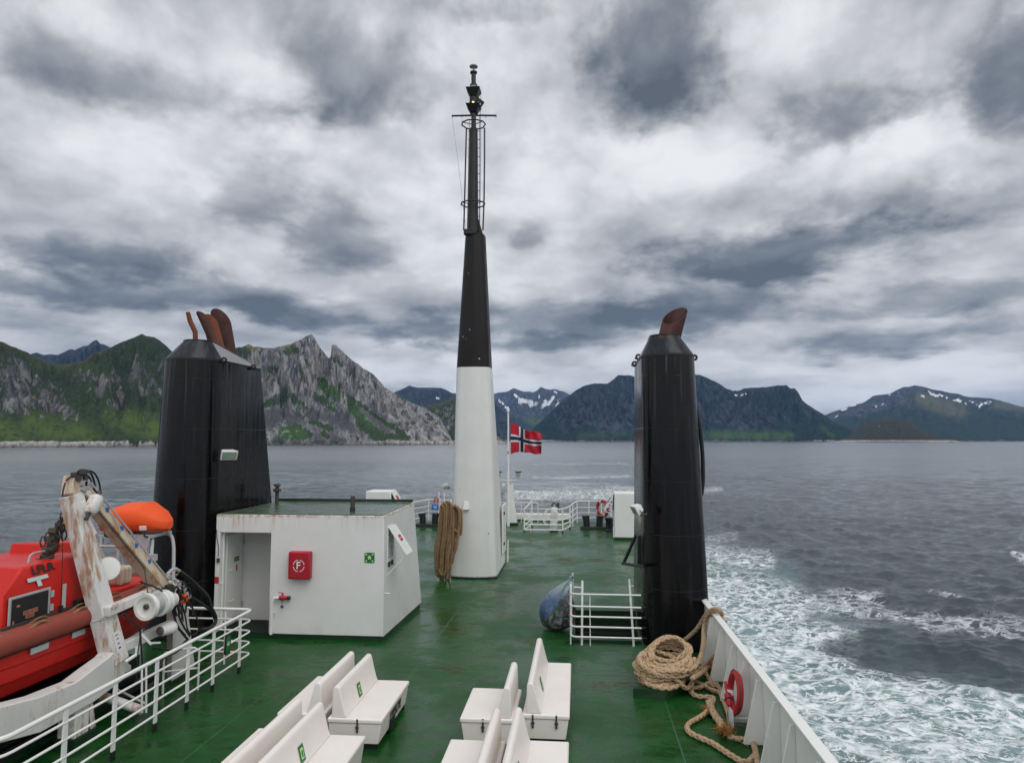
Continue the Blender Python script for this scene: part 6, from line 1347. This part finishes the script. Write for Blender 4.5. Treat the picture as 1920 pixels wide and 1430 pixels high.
    b = MB(); b.tube([(-8.9, 13.2, 1.9), (-8.9, 13.2, 2.62), (-8.9, 13.2, 2.64), (-9.5, 13.2, 2.64)], .03, 8); b.build('handhold', M['steel'], t)
    b = MB(); rings = []; n = 28
    for s, a, h, zc in ((0, .10, .12, 2.98), (.05, .30, .22, 2.98), (.25, .42, .28, 3.02), (.6, .45, .31, 3.08), (.95, .44, .30, 3.10), (1.2, .36, .22, 3.02), (1.36, .22, .14, 2.95), (1.42, .09, .08, 2.92)):
        rings.append([(-9.93 + s, 14.3 + a * math.cos(q), zc + h * (abs(math.sin(q)) ** .7) * (1 if math.sin(q) > 0 else -1) + .012 * math.sin(5 * q + s * 9)) for q in (2 * math.pi * k / n for k in range(n))])
    b.loft(rings); bg = b.build('righting_bag', M['orange'], t, smooth=28)
    panel('bag_label', M['sign_white'], bg, (-8.80, 13.83, 2.92), (1, .25, 0), (0, -.3, 1), .13, .08, .03)
    b = MB()
    for x in (-9.6, -9.3, -9.0, -8.75): b.tube([(x, 13.82, 2.86), (x, 13.80, 2.76), (x, 13.92, 2.72)], .02, 5)
    b.build('bag_lashing', M['rubber'], bg)
build_boat()

# ------------------------------------------------------------------ davit
def build_davit():
    X = -7.8; t = thing('davit', (X, 11.2, 0), 'white rust-streaked davit frame with winch and black hoses, holding the red rescue boat', 'davit')
    q = lambda x, y, X=X: P(x, y, X=X)
    # cradle beam and its up-turned corner
    b = MB(); W = .13
    side = [q(-260, 1455), q(60, 1372), q(160, 1316), q(233, 1262), q(233, 1246), q(199, 1222), q(190, 1232), q(165, 1250), q(128, 1278), q(60, 1305), q(-260, 1388)]
    b.loft([[p + Vector((W, 0, 0)) for p in side], [p - Vector((W, 0, 0)) for p in side]]); b.build('cradle_beam', M['white_worn'], t, bevel=.012)
    # legs
    a, h = q(214, 1240), q(133, 928, -8.40)
    b = MB(); b.beam(a - (h - a).normalized() * .02 + Vector((.02, 0, 0)), h, .37, .26, (1, 0, .15), .30, .24); l1 = b.build('davit_leg', M['white_rusty'], t, bevel=.012)
    b = MB(); n = Vector((1, 0, .19)).normalized(); up = (h - a).normalized(); r = up.cross(n); o = a + up * .33 + n * .155 
    panel('leg_notice', M['sign_white'], l1, o, r, up, .17, .34, .004); M['sign_pink'] = m_paint('magenta_mark', (.55, .05, .40), .5)
    for dz, w, mm in ((.10, .09, 'grey_pale'), (.035, .07, 'sign_pink'), (-.045, .08, 'sign_pink'), (-.12, .08, 'ink')):
        c = o + n * .0065 + up * dz; m2 = MB(); rr = r.normalized()
        m2.poly([c + rr * (w / 2 * math.cos(s)) + up * (.028 * math.sin(s)) for s in (math.pi * k / 6 for k in range(7))]); m2.build('print_mark', M[mm], l1, smooth=0)
    e, f = q(305, 1104), q(156, 922, -8.36)
    b = MB(); b.beam(e, f, .20, .26, (1, 0, .2), .17, .22); b.build('davit_leg', M['beige'], t, bevel=.012)
    b = MB(); n = Vector((.08, -.02, .10)); b.tube([e + n, f + n], .022, 6); b.tube([e + n * 1.4 + Vector((0, .05, .02)), f + n * 1.4 + Vector((0, .05, .02))], .014, 6); b.build('leg_pipes', M['steel'], t)
    b = MB()
    for s in (.25, .42, .6, .78): c = e + (f - e) * s + n; b.box(c, (.08, .06, .07))
    b.build('pipe_clamps', M['sign_blue'], t)
    b = MB(); n2 = Vector((.12, -.06, -.10)); b.tube([q(278, 1118, -7.5), e + (f - e) * .3 + n2, f + n2], .011, 6); b.build('fall_wire', M['dark_steel'], t)
    # cross beams
    b = MB(); b.beam(q(198, 1147), q(318, 1095), .15, .15); b.build('cross_beam', M['white_rusty'], t, bevel=.01)
    b = MB(); b.beam(q(228, 1213), q(345, 1159), .14, .16); b.build('cross_beam', M['white'], t, bevel=.01)
    b = MB(); p0 = q(322, 1150); b.hexa([(X - .1, p0.y + .1, .15), (X + .1, p0.y - .1, .15), (X + .1, p0.y + .75, .15), (X - .1, p0.y + .75, .15)], [(X - .1, p0.y - .08, 1.95), (X + .1, p0.y - .08, 1.95), (X + .1, p0.y + .22, 1.95), (X - .1, p0.y + .22, 1.95)]); b.build('rear_pedestal', M['white_worn'], t, bevel=.01)
    # front pedestal
    c = P(128, 1385, Z=0.0); c = Vector((-7.85, 10.75, 0))
    b = MB(); b.hexa([c + Vector(v) for v in ((-.14, -.16, .14), (.14, -.16, .14), (.14, .16, .14), (-.14, .16, .14))], [c + Vector(v) for v in ((-.14, -.16, .72), (.14, -.16, .72), (.14, .16, .72), (-.14, .16, .72))]); b.hexa([c + Vector(v) for v in ((.11, .22, .14), (.14, .22, .14), (.14, .34, .14), (.11, .34, .14))], [c + Vector(v) for v in ((.11, .165, .72), (.14, .165, .72), (.14, .20, .72), (.11, .20, .72))]); b.build('front_pedestal', M['white_rusty'], t, bevel=.008)
    b = MB(); b.span(c + Vector((-.17, -.19, .002)), c + Vector((.17, .37, .139))); b.build('pedestal_foot', M['dk_green'], t)
    # head
    hd = q(140, 905, -8.42); b = MB(); b.beam(h - up * .02, q(138, 893, -8.45), .26, .22, (1, 0, .15), .24, .2); b.build('davit_head', M['rusthead'], t, bevel=.02)
    b = MB(); rn = random.Random(3)
    for k in range(9): b.box(hd + Vector((rn.uniform(-.1, .12), rn.uniform(-.12, .14), rn.uniform(.05, .19))), (rn.uniform(.05, .1), rn.uniform(.05, .11), rn.uniform(.04, .09)), Matrix.Rotation(rn.uniform(0, 3), 3, 'Z'))
    b.build('head_fittings', M['dark_steel'], t)
    b = MB()
    for k in range(5): b.box(q(156 + k % 3 * 5, 905 + (k // 2) * 9, -8.3), (.07, .12, .08), Matrix.Rotation(.3 * k, 3, 'X'))
    b.build('limit_switch', M['steel'], t)
    b = MB(); p0, p1 = q(183, 930, -8.15), q(167, 962, -8.15); d = p1 - p0; b.tube([p0, p0 + d * .12, p0 + d * .8, p1], [.08, .115, .115, .075], 18); b.build('slewing_motor', M['white_rusty'], t)
    b = MB(); b.tube([p0 - d * .3, p1 + d * .35], .034, 8); b.build('motor_shaft', M['dark_steel'], t)
    # docking arm with its round pad
    p0, p1, p2 = q(160, 975, -8.3), q(172, 1002, -8.25), q(196, 1052, -8.15)
    b = MB(); b.tube([q(150, 940, -8.3), p0, p1], [.07, .075, .085], 14); b.build('docking_cylinder', M['white'], t)
    b = MB(); b.tube([p1, p2], .04, 10); b.build('docking_rod', M['steel'], t)
    c = q(202, 1066, -8.05); b = MB(); b.lathe(c, (.62, -.70, .15), [(-.10, .05), (-.04, .17), (.0, .195), (.03, .19), (.035, .17)], 22); pd = b.build('docking_pad', M['white'], t); b = MB(); b.torus(c, (.62, -.70, .15), .185, .022, 24, 6); b.build('pad_rim', M['rusthead'], pd)
    # lifting chain and hook gear hanging from the head
    b = MB(); b.tube([q(130, 905, -8.55), q(112, 972, -8.65)], .012, 6); b.build('lifting_wire', M['dark_steel'], t)
    b = MB(); rn = random.Random(8); top, bot = q(112, 972, -8.65), q(84, 1056, -8.78)
    for k in range(26):
        s = k / 25; c = top.lerp(bot, s) + Vector((rn.gauss(0, .02), rn.gauss(0, .03), 0)); w = .035 + .085 * math.sin(min(s * 1.25, 1) * 1.9); b.box(c, (w * rn.uniform(.9, 1.5), w * rn.uniform(1.0, 1.7), rn.uniform(.06, .12)), Matrix.Rotation(rn.uniform(-.6, .6), 3, 'X') @ Matrix.Rotation(rn.uniform(0, 3), 3, 'Z'))
    b.build('lifting_gear', M['gear'], t, bevel=.012)
    for (x, y, s) in ((90, 1008, 1.0), (109, 998, 1.1), (120, 1003, .9), (81, 1015, .9), (117, 990, .8)):
        c = q(x, y, -8.62); b = MB(); b.tube([c + Vector((0, math.cos(a) * .075 * s, math.sin(a) * .10 * s)) for a in (math.pi * k / 3 for k in range(6))], .014, 6, closed=True); b.build('shackle', M['gear'], t)
    b = MB(); b.tube([q(118, 985, -8.3), q(117, 1060, -8.3), q(114, 1135, -8.3)], .006, 5); b.cyl(q(114, 1135, -8.3), q(114, 1152, -8.3), .035, n=8); b.build('plumb_line', M['rubber'], t)
    # winch drum and motor, axis along the ship
    c = q(272, 1138, -7.52); ax = (0.12, 1, -.02)
    b = MB(); b.lathe(c, ax, [(.05, .105), (.03, .16), (.02, .165), (.0, .172), (-.01, .225), (.07, .232), (.075, .17), (.17, .165)], 36, caps=False); b.lathe(c + Vector((0, .05, 0)), ax, [(0, .16), (.01, .16)], 30); dm = b.build('winch_drum', M['white'], t)
    b = MB(); c2 = c + Vector(ax) * .171; b.lathe(c2, ax, [(0, .165), (.14, .165)], 30); b.build('wire_winding', M['steel'], dm)
    b = MB(); c3 = c + Vector(ax) * .312; b.lathe(c3, ax, [(0, .225), (.04, .228), (.05, .22), (.18, .215), (.22, .17), (.40, .13), (.42, .08)], 32); b.build('drum_flange', M['white'], dm)
    b = MB(); b.lathe(c + Vector((0, .048, 0)), ax, [(-.05, .03), (-.03, .05), (.0, .05)], 12); b.build('hub', M['dark_steel'], dm)
    b = MB(); b.poly([c + Vector((0, .038, 0)) + Vector(v) for v in ((.16, 0, -.02), (.11, 0, -.11), (0, 0, -.16), (-.06, 0, -.15))]); b.build('hub_plate', M['white'], dm, smooth=0)
    c = q(299, 1183, -7.52); b = MB(); b.lathe(c, ax, [(.012, .06), (.02, .085), (.10, .105), (.26, .11), (.27, .118), (.33, .118), (.36, .10), (.40, .06)], 26); mo = b.build('winch_motor', M['white'], t)
    b = MB(); b.lathe(c, ax, [(-.012, .03), (-.01, .055), (.0, .07), (.022, .083)], 20); b.build('motor_cover', M['grey_dark'], mo)
    b = MB(); b.beam(q(265, 1188, -7.6), q(283, 1207, -7.5), .05, .04); b.beam(q(283, 1205, -7.5), q(300, 1204, -7.45), .03, .03); b.build('crank_bracket', M['white'], t)
    b = MB(); b.torus(q(212, 1137, -7.70), (1, 0, 0), .03, .009, 12, 6); b.torus(q(219, 1135, -7.70), (1, 0, 0), .03, .009, 12, 6); b.build('eyelets', M['beige'], t)
    # hydraulic block
    rn = random.Random(12); b = MB()
    for k in range(16):
        c = q(rn.uniform(312, 352), rn.uniform(1092, 1130), -7.5); b.box(c, (rn.uniform(.07, .16), rn.uniform(.07, .16), rn.uniform(.05, .12)), Matrix.Rotation(rn.uniform(-.5, .5), 3, 'Y'))
    b.build('valve_block', M['black_steel'], t, bevel=.008)
    b = MB()
    for (x, y) in ((318, 1080), (324, 1086), (331, 1090), (338, 1096), (344, 1104), (350, 1112), (354, 1118)): b.box(q(x + rn.uniform(-2, 2), y, -7.42), (.06, .07, .05), Matrix.Rotation(rn.uniform(-.6, .6), 3, 'Y'))
    b.tube([q(313, 1077, -7.45), q(322, 1068, -7.45), q(330, 1066, -7.45), q(336, 1070, -7.45)], .03, 8); b.build('pipe_fittings', M['steel'], t)
    b = MB()
    for (x, y) in ((344, 1116), (350, 1122), (337, 1128), (330, 1131), (346, 1128)): b = MB(); b.box(q(x, y, -7.41), (.07, .06, .06), Matrix.Rotation(rn.uniform(-.6, .6), 3, 'Y')); b.build('red_connector', M['orange'], t)
    # hoses
    def hose(pts, r=.022, X0=-7.45, name='hose'):
        b = MB(); b.tube(smooth_path([q(x, y, X0 + .012 * i) for i, (x, y) in enumerate(pts)], .04), r, 8); b.build(name, M['rubber'], t, smooth=60)
    hose([(336, 1070), (352, 1082), (372, 1100), (389, 1118), (396, 1138), (404, 1155), (403, 1168), (392, 1177), (375, 1180)], .036)
    hose([(360, 1120), (376, 1130), (393, 1142), (401, 1156), (404, 1164), (396, 1174)], .028)
    hose([(330, 1130), (327, 1150), (332, 1172), (345, 1190), (352, 1198)], .022); hose([(336, 1132), (336, 1155), (345, 1175), (356, 1192)], .018); hose([(342, 1134), (348, 1158), (352, 1180), (362, 1190), (372, 1180), (370, 1160), (360, 1140)], .014)
    hose([(325, 1128), (324, 1145), (330, 1165), (338, 1180), (349, 1191)], .016)
    for k in range(14):
        x0, y0 = rn.uniform(315, 352), rn.uniform(1090, 1125); hose([(x0, y0), (x0 + rn.uniform(-4, 10), y0 + rn.uniform(-6, 14)), (x0 + rn.uniform(-8, 14), y0 + rn.uniform(8, 30)), (x0 + rn.uniform(-5, 20), y0 + rn.uniform(26, 60))], rn.uniform(.010, .018), -7.42 + rn.uniform(-.08, .06))
    hose([(352, 1198), (338, 1210), (320, 1218), (300, 1215), (285, 1214)], .02); hose([(350, 1204), (330, 1222), (308, 1232), (300, 1250)], .02)
    hose([(263, 1090), (275, 1095), (290, 1100), (308, 1110)], .016); hose([(262, 1180), (262, 1200), (258, 1230), (256, 1290)], .010); hose([(230, 1150), (252, 1168), (262, 1178), (264, 1200), (268, 1260)], .014)
    hose([(236, 1262), (262, 1250), (300, 1240)], .02)
    def hh(pts, r): 
        b = MB(); b.tube(smooth_path([q(x, y, -8.38 + .02 * i) for i, (x, y) in enumerate(pts)], .04), r, 7); b.build('hose', M['rubber'], t, smooth=60)
    hh([(143, 890), (150, 883), (163, 882), (172, 890), (177, 905), (180, 922), (190, 945), (205, 968), (222, 990), (240, 1015), (262, 1045), (285, 1072)], .018)
    hh([(146, 893), (158, 889), (168, 896), (173, 912), (178, 930)], .018); hh([(140, 892), (148, 882), (160, 881), (176, 886), (186, 905), (189, 930), (194, 950)], .016)
    hh([(155, 898), (166, 903), (172, 918), (176, 936)], .022); hh([(122, 905), (118, 920), (117, 935)], .014); hh([(125, 900), (135, 893), (146, 895)], .016)
    # lashing bracket on the leg and low fairing pipe
    b = MB(); c = q(190, 1160, -7.62); b.cyl(c + Vector((0, -.22, 0)), c + Vector((0, .06, 0)), .022, n=8); b.box(c, (.06, .09, .06)); b.build('lashing_bracket', M['steel'], t)
    b = MB(); c = q(235, 1240, -7.6); b.cyl(c, c + Vector((.1, .16, .08)), .03, n=8); b.box(c + Vector((.1, .17, .14)), (.05, .06, .14)); b.build('locking_pin', M['white'], t)
    b = MB(); b.tube([P(170, 1296, X=-8.2), P(268, 1332, X=-7.35)], .075, 12); b.build('lower_pipe', M['white_rusty'], t)
    b = MB(); b.tube([P(215, 1290, X=-8.2), P(272, 1318, X=-7.4)], .022, 8)
    for xx in (266, 274): b.cyl(P(xx, 1250, X=-7.35), P(xx, 1335, X=-7.3), .018, n=8)
    b.build('lower_frame', M['rail'], t)
    b = MB()
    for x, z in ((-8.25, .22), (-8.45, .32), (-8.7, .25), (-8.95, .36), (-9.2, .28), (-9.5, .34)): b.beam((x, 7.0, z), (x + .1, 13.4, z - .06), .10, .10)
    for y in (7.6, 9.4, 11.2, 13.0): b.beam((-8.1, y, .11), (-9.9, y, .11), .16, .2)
    b.span((-9.95, 7.2, .40), (-8.30, 13.1, .66))  # solid black block added below the hull to darken the gap there
    b.build('cradle_bars_shade_block', M['black_steel'], t)
    return t
M['white_worn'] = m_paint('worn_white_paint', (.70, .69, .66), .45, .7, .3, .2, (.42, .19, .06))
M['rusthead'] = m_paint('rusted_head_paint', (.62, .50, .38), .55, 1.5, .5, .3, (.30, .11, .03))
M['gear'] = m_paint('greasy_brown_gear', (.055, .042, .030), .6, .3, .4, rustcol=(.13, .06, .03))
M['grey_dark'] = m_paint('dark_grey_cover', (.10, .10, .10), .4, .1, .3)
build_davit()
def build_boat_deck():
    # small things standing in the shade under the boat
    for (x, y, lab) in ((305, 1250, 'upright white pipe loop standing on the green deck beyond the davit foot'),):
        a = P(x, y + 50, Z=0.0); t = thing('pipe_loop', a, lab, 'pipe frame')
        b = MB(); b.tube([(a.x, a.y, .002), (a.x, a.y, .72), (a.x + .08, a.y + .04, .78), (a.x + .46, a.y + .22, .78), (a.x + .54, a.y + .26, .72), (a.x + .54, a.y + .26, .002)], .022, 8); b.cyl((a.x + .01, a.y, .40), (a.x + .54, a.y + .26, .40), .016, n=8); b.build('frame', M['rail'], t)
build_boat_deck()
